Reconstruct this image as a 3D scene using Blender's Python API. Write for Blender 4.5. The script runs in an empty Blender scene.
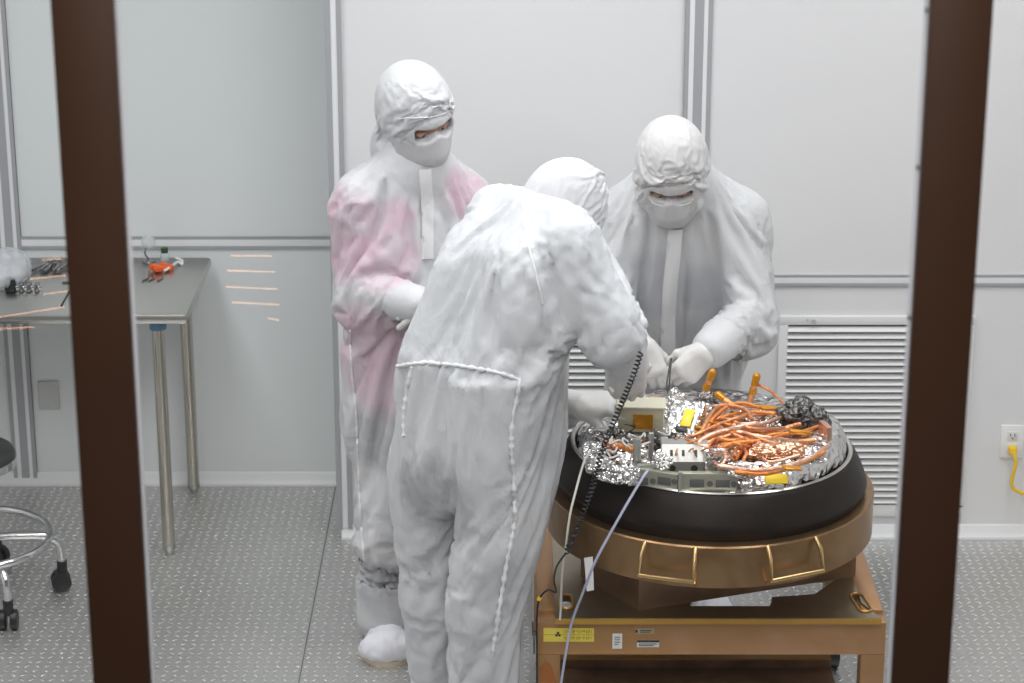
import bpy, bmesh, math, random
import numpy as np
from mathutils import Vector, Matrix, noise as mnoise
from mathutils.bvhtree import BVHTree
S = bpy.context.scene
COL = S.collection
R = math.radians
PI = math.pi

# ------------------------------------------------------------------ camera, world, lights, exposure
CAM_H, FOC, PITCH = 3.12, 2350.0, R(18.6)
cam_d = bpy.data.cameras.new('camera'); cam = bpy.data.objects.new('camera', cam_d); COL.objects.link(cam)
cam.location = (0, 0, CAM_H); cam.rotation_euler = (PI/2 - PITCH, 0, 0)
cam_d.sensor_width = 36.0; cam_d.lens = 36.0*FOC/1024
cam_d.clip_start = 0.05; cam_d.clip_end = 60
cam_d.dof.use_dof = True; cam_d.dof.focus_distance = 6.35; cam_d.dof.aperture_fstop = 5.6
S.camera = cam
w = bpy.data.worlds.new('gallery_ambient'); S.world = w; w.use_nodes = True
w.node_tree.nodes['Background'].inputs[0].default_value = (0.95, 0.97, 1.0, 1)
w.node_tree.nodes['Background'].inputs[1].default_value = 0.05
S.view_settings.view_transform = 'Standard'; S.view_settings.look = 'None'
S.view_settings.exposure = 0.0; S.view_settings.gamma = 1.0; S.view_settings.use_curve_mapping = False
S.cycles.use_denoising = True
S.cycles.max_bounces = 10; S.cycles.diffuse_bounces = 5; S.cycles.glossy_bounces = 5; S.cycles.transparent_max_bounces = 12
S.cycles.sample_clamp_indirect = 6.0
CEIL_Z = 2.95
LIGHT_W = 20.0
for k, (lx, ly) in enumerate([(-1.5, 4.3), (0.0, 4.3), (1.5, 4.3), (-1.5, 6.1), (0.0, 6.1), (1.5, 6.1)]):
    ld = bpy.data.lights.new('ceiling_light_panel', 'AREA'); ld.shape = 'RECTANGLE'; ld.size = 0.6; ld.size_y = 1.2
    ld.energy = LIGHT_W; ld.spread = R(165); ld.color = (0.985, 0.992, 1.0)
    lo = bpy.data.objects.new('ceiling_light_panel', ld); COL.objects.link(lo); lo.location = (lx, ly, CEIL_Z - 0.02)

gd = bpy.data.lights.new('mullion_fill_light', 'AREA'); gd.size = 1.2; gd.energy = 75; gd.color = (1.0, 0.93, 0.85)  # unseen fill light added to brighten the mullion covers
go = bpy.data.objects.new('mullion_fill_light', gd); COL.objects.link(go); go.location = (0, 0.6, 4.3); go.rotation_euler = (R(38), 0, 0)

def W(px, py, Y):
    """world point seen at photo pixel (px,py) on the vertical plane at depth Y"""
    u, v = (px-512)/FOC, (341.5-py)/FOC
    d = Vector((u, math.cos(PITCH)+v*math.sin(PITCH), -math.sin(PITCH)+v*math.cos(PITCH)))
    t = Y/d.y
    return Vector((d.x*t, Y, CAM_H+d.z*t))
def Z(px, py, z):
    """world point seen at photo pixel on the horizontal plane at height z"""
    u, v = (px-512)/FOC, (341.5-py)/FOC
    d = Vector((u, math.cos(PITCH)+v*math.sin(PITCH), -math.sin(PITCH)+v*math.cos(PITCH)))
    t = (z-CAM_H)/d.z
    return Vector((d.x*t, d.y*t, z))

# ------------------------------------------------------------------ materials
def mat(name, col, rough=0.5, metal=0.0, bump=None, vary=None, spec=0.5, emit=None, sss=0.0, sheen=0.0, alpha=None, coat=0.0):
    """principled material; bump=(scale, strength, distance), vary=(scale, amount)"""
    m = bpy.data.materials.new(name); m.use_nodes = True
    nt = m.node_tree; b = nt.nodes['Principled BSDF']
    b.inputs['Base Color'].default_value = (*col, 1); b.inputs['Roughness'].default_value = rough
    b.inputs['Metallic'].default_value = metal; b.inputs['Specular IOR Level'].default_value = spec
    if coat: b.inputs['Coat Weight'].default_value = coat
    if sss: b.inputs['Subsurface Weight'].default_value = sss; b.inputs['Subsurface Radius'].default_value = (0.02, 0.02, 0.02)
    if sheen: b.inputs['Sheen Weight'].default_value = sheen
    if emit: b.inputs['Emission Color'].default_value = (*emit[0], 1); b.inputs['Emission Strength'].default_value = emit[1]
    tc = nt.nodes.new('ShaderNodeTexCoord')
    if vary:
        n = nt.nodes.new('ShaderNodeTexNoise'); n.inputs['Scale'].default_value = vary[0]; n.inputs['Detail'].default_value = 4
        nt.links.new(tc.outputs['Object'], n.inputs['Vector'])
        mx = nt.nodes.new('ShaderNodeMix'); mx.data_type = 'RGBA'
        mx.inputs[6].default_value = (*[c*(1-vary[1]) for c in col], 1); mx.inputs[7].default_value = (*[min(1, c*(1+vary[1])) for c in col], 1)
        nt.links.new(n.outputs['Fac'], mx.inputs[0]); nt.links.new(mx.outputs[2], b.inputs['Base Color'])
    if bump:
        n = nt.nodes.new('ShaderNodeTexNoise'); n.inputs['Scale'].default_value = bump[0]; n.inputs['Detail'].default_value = 5
        nt.links.new(tc.outputs['Object'], n.inputs['Vector'])
        bp = nt.nodes.new('ShaderNodeBump'); bp.inputs['Strength'].default_value = bump[1]; bp.inputs['Distance'].default_value = bump[2]
        nt.links.new(n.outputs['Fac'], bp.inputs['Height']); nt.links.new(bp.outputs['Normal'], b.inputs['Normal'])
    return m

# ------------------------------------------------------------------ objects
def put(o, parent=None):
    COL.objects.link(o)
    if parent is not None:
        o.parent = parent
        o.matrix_parent_inverse = parent.matrix_world.inverted() if parent.type == 'EMPTY' and parent.parent is None else Matrix()
    return o
def thing(name, label, cat, loc=(0, 0, 0), group=None):
    o = bpy.data.objects.new(name, None); COL.objects.link(o); o.location = loc; o.empty_display_size = 0.05
    o.matrix_world = Matrix.Translation(loc)
    o['label'] = label; o['category'] = cat
    if group: o['group'] = group
    return o
def tag(o, label, cat, group=None):
    o['label'] = label; o['category'] = cat
    if group: o['group'] = group
    return o

class MB:
    """collects shapes into one mesh"""
    def __init__(s): s.v = []; s.f = []
    def add(s, vs, fs):
        n = len(s.v); s.v += [tuple(p) for p in vs]; s.f += [tuple(i+n for i in q) for q in fs]; return s
    def bm(s, b):
        b.verts.ensure_lookup_table(); b.verts.index_update()
        s.add([v.co.copy() for v in b.verts], [[v.index for v in f.verts] for f in b.faces]); b.free(); return s
    def box(s, c, size, rot=(0, 0, 0), bevel=0.0, seg=2):
        b = bmesh.new(); bmesh.ops.create_cube(b, size=1)
        for v in b.verts: v.co = Vector((v.co.x*size[0], v.co.y*size[1], v.co.z*size[2]))
        if bevel: bmesh.ops.bevel(b, geom=b.edges[:], offset=bevel, segments=seg, affect='EDGES', profile=0.5)
        from mathutils import Euler
        M = Matrix.Translation(c) @ (rot if isinstance(rot, Matrix) else Euler(rot).to_matrix()).to_4x4()
        b.transform(M); return s.bm(b)
    def span(s, x0, x1, y0, y1, z0, z1, bevel=0.0):
        return s.box(((x0+x1)/2, (y0+y1)/2, (z0+z1)/2), (x1-x0, y1-y0, z1-z0), bevel=bevel)
    def lathe(s, prof, c=(0, 0, 0), n=48, closed=False, M=None):
        vs = []; fs = []
        for r, z in prof:
            for k in range(n):
                a = 2*PI*k/n; p = Vector((r*math.cos(a), r*math.sin(a), z))
                vs.append((M @ p if M else p) + Vector(c))
        m = len(prof)
        for i in range(m if closed else m-1):
            j = (i+1) % m
            for k in range(n): fs.append((i*n+k, i*n+(k+1) % n, j*n+(k+1) % n, j*n+k))
        return s.add(vs, fs)
    def tube(s, pts, r, n=8, cap=True, closed=False):
        pts = [Vector(p) for p in pts]; m = len(pts); rr = r if hasattr(r, '__len__') else [r]*m
        vs = []; fs = []; up = None
        for i, p in enumerate(pts):
            a = pts[(i-1) % m] if (closed or i > 0) else p; b = pts[(i+1) % m] if (closed or i < m-1) else p
            t = (b-a)
            t = t.normalized() if t.length > 1e-9 else Vector((0, 0, 1))
            if up is None: up = t.orthogonal().normalized()
            up = (up - t*up.dot(t)); up = up.normalized() if up.length > 1e-6 else t.orthogonal().normalized()
            q = t.cross(up)
            for k in range(n):
                ang = 2*PI*k/n; vs.append(p + (up*math.cos(ang)+q*math.sin(ang))*rr[i])
        for i in range(m if closed else m-1):
            j = (i+1) % m
            for k in range(n): fs.append((i*n+k, i*n+(k+1) % n, j*n+(k+1) % n, j*n+k))
        if cap and not closed: fs.append(tuple(range(n-1, -1, -1))); fs.append(tuple((m-1)*n+k for k in range(n)))
        return s.add(vs, fs)
    def cyl(s, a, b, r, n=20, r2=None): return s.tube([a, b], [r, r if r2 is None else r2], n)
    def ball(s, c, r, n=16, sc=(1, 1, 1)):
        b = bmesh.new(); bmesh.ops.create_uvsphere(b, u_segments=n, v_segments=max(6, n//2), radius=r)
        b.transform(Matrix.Translation(c) @ Matrix.Diagonal((*sc, 1))); return s.bm(b)
    def prism(s, poly, z0, z1, M=None):
        """polygon (x,y) extruded from z0 to z1"""
        n = len(poly); vs = [Vector((x, y, z0)) for x, y in poly]+[Vector((x, y, z1)) for x, y in poly]
        if M: vs = [M @ p for p in vs]
        fs = [tuple(range(n-1, -1, -1)), tuple(range(n, 2*n))]+[(k, (k+1) % n, n+(k+1) % n, n+k) for k in range(n)]
        return s.add(vs, fs)
    def build(s, name, m, parent=None, smooth=True, angle=40, sub=0):
        me = bpy.data.meshes.new(name); me.from_pydata([tuple(p) for p in s.v], [], s.f); me.update()
        b = bmesh.new(); b.from_mesh(me); bmesh.ops.recalc_face_normals(b, faces=b.faces)
        if smooth:
            for f in b.faces: f.smooth = True
            for e in b.edges:
                if len(e.link_faces) == 2 and e.calc_face_angle(0) > R(angle): e.smooth = False
        b.to_mesh(me); b.free()
        me.materials.append(m)
        o = bpy.data.objects.new(name, me)
        if sub: md = o.modifiers.new('subsurf', 'SUBSURF'); md.levels = sub; md.render_levels = sub
        return put(o, parent)
def mesh_obj(name, v, f, m, parent=None, smooth=True):
    me = bpy.data.meshes.new(name); me.from_pydata(v.tolist() if hasattr(v, 'tolist') else v, [], f.tolist() if hasattr(f, 'tolist') else f); me.update()
    if m: me.materials.append(m)
    if smooth: me.polygons.foreach_set('use_smooth', [True]*len(me.polygons))
    return put(bpy.data.objects.new(name, me), parent)
def struct(o): o['kind'] = 'structure'; return o
def spline(pts, n=8):
    """Catmull-Rom through pts"""
    P = [Vector(p) for p in pts]; P = [P[0]*2-P[1]]+P+[P[-1]*2-P[-2]]; out = []
    for i in range(1, len(P)-2):
        for k in range(n):
            t = k/n; a, b, c, d = P[i-1:i+3]
            out.append(0.5*((2*b)+(c-a)*t+(2*a-5*b+4*c-d)*t*t+(3*b-a-3*c+d)*t**3))
    out.append(P[-2]); return out

# ------------------------------------------------------------------ signed-distance modelling (numpy)
def sd_cone(P, a, b, r1, r2):
    a = np.array(a, np.float32); b = np.array(b, np.float32); ba = b-a; l2 = float(ba@ba)+1e-12
    pa = P-a; t = np.clip(pa@ba/l2, 0, 1)
    return np.linalg.norm(pa-t[..., None]*ba, axis=-1)-(r1+(r2-r1)*t)
def sd_ell(P, c, r, M=None):
    q = P-np.array(c, np.float32)
    if M is not None: q = q@np.array(M, np.float32)          # columns of M = local axes
    r = np.array(r, np.float32); k0 = np.linalg.norm(q/r, axis=-1); k1 = np.linalg.norm(q/(r*r), axis=-1)+1e-9
    return k0*(k0-1)/k1
def sd_box(P, c, h, rad, M=None):
    q = P-np.array(c, np.float32)
    if M is not None: q = q@np.array(M, np.float32)
    d = np.abs(q)-np.array(h, np.float32)+rad
    return np.linalg.norm(np.maximum(d, 0), axis=-1)+np.minimum(d.max(-1), 0)-rad
def smin(a, b, k):
    h = np.clip(0.5+0.5*(b-a)/k, 0, 1); return b+(a-b)*h-k*h*(1-h)
def smax(a, b, k): return -smin(-a, -b, k)
def grid(lo, hi, h):
    n = [int(math.ceil((hi[i]-lo[i])/h))+1 for i in range(3)]
    ax = [np.float32(lo[i])+np.arange(n[i], dtype=np.float32)*np.float32(h) for i in range(3)]
    return np.stack(np.meshgrid(*ax, indexing='ij'), -1)
def surface(F, lo, h):
    """surface nets: field F (inside<0) -> verts, quads"""
    ins = F < 0; nx, ny, nz = F.shape
    c = [ins[i:nx-1+i, j:ny-1+j, k:nz-1+k] for i in (0, 1) for j in (0, 1) for k in (0, 1)]
    sm = sum(x.astype(np.int8) for x in c); act = (sm > 0) & (sm < 8)
    idx = np.full(act.shape, -1, np.int64); I = np.argwhere(act); idx[act] = np.arange(len(I))
    acc = np.zeros((len(I), 3)); cnt = np.zeros(len(I))
    cor = [(i, j, k) for i in (0, 1) for j in (0, 1) for k in (0, 1)]
    for a in range(8):
        for b in range(a+1, 8):
            d = [cor[b][q]-cor[a][q] for q in range(3)]
            if sum(abs(x) for x in d) != 1: continue
            fa = F[I[:, 0]+cor[a][0], I[:, 1]+cor[a][1], I[:, 2]+cor[a][2]]; fb = F[I[:, 0]+cor[b][0], I[:, 1]+cor[b][1], I[:, 2]+cor[b][2]]
            m = (fa < 0) != (fb < 0); t = np.where(m, fa/np.where(m, fa-fb, 1), 0)
            acc += np.where(m[:, None], np.array(cor[a])+t[:, None]*np.array(d), 0); cnt += m
    V = (I+acc/cnt[:, None])*h+np.array(lo)
    Q = []
    for ax in range(3):
        s0 = [slice(None)]*3; s1 = [slice(None)]*3; s0[ax] = slice(0, -1); s1[ax] = slice(1, None)
        A = ins[tuple(s0)]; B = ins[tuple(s1)]; E = np.argwhere(A != B); u, v = (ax+1) % 3, (ax+2) % 3
        E = E[(E[:, u] > 0) & (E[:, v] > 0) & (E[:, u] < F.shape[u]-1) & (E[:, v] < F.shape[v]-1)]
        def cell(du, dv):
            e = E.copy(); e[:, u] += du; e[:, v] += dv; return idx[e[:, 0], e[:, 1], e[:, 2]]
        q = np.stack([cell(-1, -1), cell(0, -1), cell(0, 0), cell(-1, 0)], 1)
        fl = B[E[:, 0], E[:, 1], E[:, 2]]; q[fl] = q[fl][:, ::-1]; Q.append(q)
    return V, np.concatenate(Q)
def sculpt(prims, h, pad=0.03, k=0.04, grow=0.0, post=None):
    """prims: ('c',a,b,r1,r2[,k]) cones and ('e',c,r,M[,k]) ellipsoids -> verts, quads"""
    lo = np.full(3, 1e9); hi = -lo
    for p in prims:
        if p[0] == 'c':
            for q, r in ((p[1], p[3]), (p[2], p[4])): lo = np.minimum(lo, np.array(q)-r); hi = np.maximum(hi, np.array(q)+r)
        else: lo = np.minimum(lo, np.array(p[1])-max(p[2])); hi = np.maximum(hi, np.array(p[1])+max(p[2]))
    lo -= pad+grow; hi += pad+grow
    G = grid(lo, hi, h); F = None
    for p in prims:
        if p[0] == 'c': d = sd_cone(G, p[1], p[2], p[3], p[4]); kk = p[5] if len(p) > 5 else k
        elif p[0] == 'e': d = sd_ell(G, p[1], p[2], p[3]); kk = p[4] if len(p) > 4 else k
        F = d if F is None else smin(F, d, kk)
    F = F-grow
    if post: F = post(G, F)
    F[0], F[-1], F[:, 0], F[:, -1], F[:, :, 0], F[:, :, -1] = 1, 1, 1, 1, 1, 1
    return surface(F, lo, h)
def smooth_v(V, Q, it=2, lam=0.5):
    for _ in range(it):
        acc = np.zeros_like(V); c = np.zeros(len(V))
        for a, b in ((0, 1), (1, 2), (2, 3), (3, 0)):
            np.add.at(acc, Q[:, a], V[Q[:, b]]); np.add.at(acc, Q[:, b], V[Q[:, a]]); np.add.at(c, Q[:, a], 1); np.add.at(c, Q[:, b], 1)
        V = V+(acc/np.maximum(c, 1)[:, None]-V)*lam
    return V
def fold_noise(v, seed):
    """ridged, stretched noise: crumpled cloth"""
    o = Vector((seed*3.1, seed*7.7, seed*1.3))
    a = 1-abs(mnoise.noise(Vector((v.x*16, v.y*16, v.z*7))+o))*2.2
    b = 1-abs(mnoise.noise(Vector((v.x*34+v.z*12, v.y*34, v.z*22))+o*2))*2.2
    return a*.65+b*.35-.35
def vnormals(V, Q):
    n = np.cross(V[Q[:, 2]]-V[Q[:, 0]], V[Q[:, 3]]-V[Q[:, 1]]); N = np.zeros_like(V)
    for k in range(4): np.add.at(N, Q[:, k], n)
    return N/(np.linalg.norm(N, axis=1)[:, None]+1e-12)

# ------------------------------------------------------------------ the room
YL, YR, YG = 7.695, 7.225, 3.30          # left back wall, right back wall, observation window
XS = -0.555                              # where the right back wall steps forward
M_wall = mat('wall_panel', (0.73, 0.73, 0.735), 0.35, vary=(1.5, 0.012))
M_wall_l = mat('wall_panel_alcove', (0.71, 0.745, 0.745), 0.28, vary=(1.5, 0.012))
M_white = mat('white_trim', (0.76, 0.77, 0.78), 0.35)
M_gasket = mat('grey_gasket', (0.36, 0.365, 0.385), 0.45)
M_ceiling = mat('ceiling_tile', (0.8, 0.8, 0.8), 0.7)
M_brown = mat('dark_bronze', (0.075, 0.034, 0.018), 0.5, vary=(6, 0.12))
M_alu = mat('frame_grey', (0.50, 0.50, 0.53), 0.4)

def floor_mat():
    m = bpy.data.materials.new('diamond_plate'); m.use_nodes = True; nt = m.node_tree; N = nt.nodes; Lk = nt.links
    b = N['Principled BSDF']
    def math_(op, a, c=None, d=None):
        n = N.new('ShaderNodeMath'); n.operation = op
        for i, q in enumerate((a, c, d)):
            if q is None: continue
            if isinstance(q, (int, float)): n.inputs[i].default_value = q
            else: Lk.new(q, n.inputs[i])
        return n.outputs[0]
    tc = N.new('ShaderNodeTexCoord'); sp = N.new('ShaderNodeSeparateXYZ'); Lk.new(tc.outputs['Object'], sp.inputs[0])
    s = 0.0295
    u = math_('MULTIPLY', sp.outputs[0], 1/s); v = math_('MULTIPLY', sp.outputs[1], 1/s)
    iu = math_('FLOOR', u); iv = math_('FLOOR', v)
    lx = math_('SUBTRACT', math_('SUBTRACT', u, iu), 0.5); ly = math_('SUBTRACT', math_('SUBTRACT', v, iv), 0.5)
    par = math_('FLOORED_MODULO', math_('ADD', iu, iv), 2.0); sg = math_('SUBTRACT', math_('MULTIPLY', par, 2.0), 1.0)
    a = math_('MULTIPLY', math_('ADD', lx, math_('MULTIPLY', sg, ly)), 0.7071)
    c = math_('MULTIPLY', math_('SUBTRACT', ly, math_('MULTIPLY', sg, lx)), 0.7071)
    d = math_('ADD', math_('POWER', math_('ABSOLUTE', math_('DIVIDE', a, 0.44)), 2.0), math_('POWER', math_('ABSOLUTE', math_('DIVIDE', c, 0.175)), 2.0))
    h = N.new('ShaderNodeMapRange'); h.interpolation_type = 'SMOOTHSTEP'; Lk.new(d, h.inputs[0])
    h.inputs[1].default_value = 1.0; h.inputs[2].default_value = 0.15; h.inputs[3].default_value = 0; h.inputs[4].default_value = 1
    bp = N.new('ShaderNodeBump'); bp.inputs['Strength'].default_value = 1.0; bp.inputs['Distance'].default_value = 0.0075
    Lk.new(h.outputs[0], bp.inputs['Height']); Lk.new(bp.outputs[0], b.inputs['Normal'])
    # scuffs, polish on the raised bars, and their glints painted in as pale colour
    n = N.new('ShaderNodeTexNoise'); n.inputs['Scale'].default_value = 2.2; n.inputs['Detail'].default_value = 6; Lk.new(tc.outputs['Object'], n.inputs[0])
    mx = N.new('ShaderNodeMix'); mx.data_type = 'RGBA'; mx.inputs[6].default_value = (.54, .535, .525, 1); mx.inputs[7].default_value = (.64, .635, .62, 1)
    Lk.new(n.outputs[0], mx.inputs[0])
    m2 = N.new('ShaderNodeMix'); m2.data_type = 'RGBA'; m2.inputs[7].default_value = (.97, .97, .96, 1)
    Lk.new(h.outputs[0], m2.inputs[0]); Lk.new(mx.outputs[2], m2.inputs[6]); Lk.new(m2.outputs[2], b.inputs['Base Color'])
    b.inputs['Metallic'].default_value = 0.8
    rr = N.new('ShaderNodeMapRange'); Lk.new(h.outputs[0], rr.inputs[0]); rr.inputs[3].default_value = 0.40; rr.inputs[4].default_value = 0.24; Lk.new(rr.outputs[0], b.inputs['Roughness'])
    return m
M_floor = floor_mat()
struct(MB().span(-2.9, 2.9, 3.2, 7.9, -0.08, 0).build('floor', M_floor))
fs = MB()
for x in (-0.62, -1.84, 0.60, 1.82): fs.span(x-.0018, x+.0018, 3.3, YL if x < XS else YR, 0, 0.0006)
struct(fs.build('trim_1', mat('floor_joint', (.12, .12, .12), .6)))
struct(MB().span(-2.9, XS, YL, YL+.1, 0, CEIL_Z).build('wall_back_left', M_wall_l))
struct(MB().span(XS, 2.9, YR, YR+.57, 0, CEIL_Z).build('wall_back_right', M_wall))
struct(MB().span(-2.9, -2.8, 3.2, 7.9, 0, CEIL_Z).build('wall_left', M_wall))
struct(MB().span(2.8, 2.9, 3.2, 7.9, 0, CEIL_Z).build('wall_right', M_wall))
struct(MB().span(-2.9, 2.9, 3.2, 7.9, CEIL_Z, CEIL_Z+.08).build('ceiling', M_ceiling))
fw = MB(); fw.span(-2.9, 2.9, YG-.06, YG+.06, 0, 1.25); fw.span(-2.9, 2.9, YG-.06, YG+.06, 2.72, CEIL_Z)
struct(fw.build('wall_front', mat('front_wall_grey', (.22, .22, .22), .5)))

def batten_v(n, x, y, z0, z1, wd):
    """vertical cover strip: grey gaskets, white strips, grey centre groove"""
    t = MB(); t.span(x-wd*.5, x+wd*.5, y-.0088, y, z0, z1); o = struct(t.build('trim_%d' % n, M_white))
    g = MB()
    for a, b in ((-.5, -.34), (-.16, .18), (.33, .5)): g.span(x+a*wd, x+b*wd, y-.0095, y, z0, z1)
    g.build('gasket_strip', M_gasket, o); return o
def batten_h(n, x0, x1, y, z, hd):
    o = struct(MB().span(x0, x1, y-.007, y, z-hd/2, z+hd/2, bevel=.002).build('trim_%d' % n, M_white))
    g = MB(); g.span(x0, x1, y-.008, y, z+hd*.5-.008, z+hd*.5); g.span(x0, x1, y-.008, y, z-hd*.5, z-hd*.5+.010)
    g.build('gasket_strip', M_gasket, o); return o
c = W(699.5, 0, YR); batten_v(2, c.x, YR, 0, CEIL_Z, .085)
z1, z2 = W(900, 274.3, YR).z, W(900, 285.5, YR).z; batten_h(3, XS, 2.8, YR, (z1+z2)/2, z1-z2)
c = W(9.5, 240, YL); batten_v(4, c.x, YL, 0, CEIL_Z, .082)
z1, z2 = W(200, 236.6, YL).z, W(200, 248.3, YL).z; batten_h(5, -2.8, XS, YL, (z1+z2)/2, z1-z2)
t = MB(); t.span(XS-.022, XS+.024, YR-.010, YR+.05, 0.035, CEIL_Z); o = struct(t.build('trim_6', M_white))
g = MB(); g.span(XS-.026, XS-.008, YR-.012, YR+.06, 0.035, CEIL_Z); g.span(XS+.010, XS+.025, YR-.012, YR, 0.035, CEIL_Z); g.build('gasket_strip', M_gasket, o)
def base(name, x0, x1, y):
    t = MB(); t.prism([(0, 0), (-.022, 0), (-.022, .008), (-.010, .022), (-.008, .040), (-.003, .047), (0, .047)], x0, x1,
                      Matrix(((0, 0, 1, 0), (1, 0, 0, y), (0, 1, 0, 0), (0, 0, 0, 1))))
    return struct(t.build(name, M_white))
base('baseboard_back_left', -2.8, XS, YL); base('baseboard_back_right', XS-.012, 2.8, YR)
# observation window: bronze mullions with grey inner frames, one pane each
win = bpy.data.objects.new('window_1', None); COL.objects.link(win); win['kind'] = 'structure'
for x0, x1, sgn in ((-.647, -.559, 1), (.587, .675, -1), (-1.90, -1.81, 1), (1.84, 1.93, -1)):
    struct(MB().span(x0, x1, YG-.03, YG-.008, 1.25, 2.72, bevel=.003).build('mullion_cover', M_brown, win))
    struct(MB().span(x0+.004, x1-.004, YG-.008, YG+.045, 1.25, 2.72).build('mullion_frame', M_alu, win))
M_screw = mat('screw_steel', (.12, .12, .13), .35, .8)
for zz in (2.50, 2.27, 2.04): struct(MB().cyl((.5915, YG+.02, zz), (.588, YG+.02, zz), .004, 10).build('mullion_screw', M_screw, win))
struct(MB().span(-2.8, 2.8, YG-.05, YG+.05, 1.25, 1.29, bevel=.004).build('window_sill', M_brown, win))
M_glass = bpy.data.materials.new('window_glass'); M_glass.use_nodes = True
nt = M_glass.node_tree; nt.nodes.remove(nt.nodes['Principled BSDF'])
tr = nt.nodes.new('ShaderNodeBsdfTransparent'); gl = nt.nodes.new('ShaderNodeBsdfGlossy'); gl.inputs['Roughness'].default_value = 0.0
fr = nt.nodes.new('ShaderNodeFresnel'); fr.inputs[0].default_value = 1.5; mx = nt.nodes.new('ShaderNodeMixShader')
nt.links.new(fr.outputs[0], mx.inputs[0]); nt.links.new(tr.outputs[0], mx.inputs[1]); nt.links.new(gl.outputs[0], mx.inputs[2])
nt.links.new(mx.outputs[0], nt.nodes['Material Output'].inputs[0])
for x0, x1 in ((-2.8, -1.90), (-1.81, -.647), (-.559, .587), (.675, 1.84), (1.93, 2.8)):
    struct(MB().span(x0, x1, YG+.012, YG+.0125, 1.29, 2.72).build('glass_pane', M_glass, win))

# ------------------------------------------------------------------ air vents and outlets
M_vent = mat('vent_white', (0.74, 0.745, 0.74), 0.4)
M_dark = mat('duct_dark', (0.10, 0.10, 0.10), 0.8)
def vent(x0, x1, label):
    z0, z1 = W(775, 515, YR).z, W(775, 315, YR).z; y = YR
    t = thing('air_vent', label, 'vent', ((x0+x1)/2, y, z0), 'louvred air return vents low on the wall')
    f = MB(); b = .030
    f.span(x0, x1, y-.014, y, z1-b, z1, .003); f.span(x0, x1, y-.014, y, z0, z0+b+.012, .003)
    f.span(x0, x0+b, y-.014, y, z0+b, z1-b, .003); f.span(x1-b, x1, y-.014, y, z0+b, z1-b, .003); f.build('frame', M_vent, t)
    MB().span(x0+b, x1-b, y-.003, y-.001, z0+b+.013, z1-b).build('duct_opening', M_dark, t)
    s = MB(); n = 27; zz0, zz1 = z0+b+.014, z1-b-.004
    for k in range(n):
        z = zz0+(zz1-zz0)*(k+.5)/n; s.box(((x0+x1)/2, y-.010, z), (x1-x0-2*b+.004, .021, .0035), (R(38), 0, 0))
    s.build('louvre_slats', M_vent, t)
    k = MB(); k.cyl((x0+.11, y-.014, z1-.016), (x0+.11, y-.022, z1-.016), .008, 12); k.cyl((x0+.09, y-.014, z1-.012), (x0+.09, y-.017, z1-.012), .003, 10); k.build('latch', M_alu, t)
    return t
xa, xb = W(776, 400, YR).x, W(969, 400, YR).x
vent(xa, xb, 'white louvred air vent on the wall between the capsule and the right mullion')
vent(W(470, 400, YR).x, W(665, 400, YR).x, 'white louvred air vent mostly hidden behind the bending worker and the facing worker')
M_plate = mat('outlet_plate', (0.80, 0.80, 0.79), 0.35)
M_yellow = mat('yellow_plastic', (0.85, 0.55, 0.02), 0.4)
c = W(1011.5, 441, YR)
t = thing('power_outlet', 'white duplex power outlet with a yellow plug in its lower socket', 'outlet', (c.x, YR, c.z))
MB().box((c.x, YR-.004, c.z), (.075, .008, .115), bevel=.0025).build('cover_plate', M_plate, t)
for dz in (.022, -.022):
    s = MB(); s.box((c.x, YR-.009, c.z+dz), (.034, .004, .030), bevel=.0018); so = s.build('socket', mat('socket_white', (.72, .72, .71), .3), t)
    q = MB()
    for dx in (-.007, .007): q.box((c.x+dx, YR-.0112, c.z+dz+.003), (.003, .001, .010))
    q.ball((c.x, YR-.011, c.z+dz-.008), .003, 8); q.build('slot', M_dark, so)
t = thing('extension_cord', 'yellow extension cord with plug hanging from the white outlet', 'cord', (c.x, YR-.03, c.z-.03))
p = MB(); p.box((c.x, YR-.026, c.z-.022), (.026, .032, .026), bevel=.006); p.cyl((c.x, YR-.042, c.z-.024), (c.x+.002, YR-.055, c.z-.040), .009, 12, .006); p.build('plug', M_yellow, t)
pts = [W(1012, 452, YR-.055), W(1016, 462, YR-.06), W(1013, 475, YR-.055), W(1012, 486, YR-.05), W(1019, 492, YR-.045), W(1030, 497, YR-.04), W(1040, 520, YR-.04), Vector((W(1048, 540, YR).x, YR-.06, .02)), Vector((W(1090, 540, YR).x, YR-.2, .01))]
MB().tube(spline(pts, 8), .0062, 10).build('cord_cable', M_yellow, t)
c = W(49, 395, YL)
t = thing('wall_plate', 'blank grey wall plate low on the alcove wall under the steel table', 'wall plate', (c.x, YL, c.z))
MB().box((c.x, YL-.004, c.z), (.072, .008, .105), bevel=.0025).build('cover_plate', mat('plate_grey', (.52, .52, .51), .4), t)
for dz in (.04, -.04): MB().cyl((c.x, YL-.008, c.z+dz), (c.x, YL-.010, c.z+dz), .004, 10).build('screw', M_alu, t)

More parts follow.
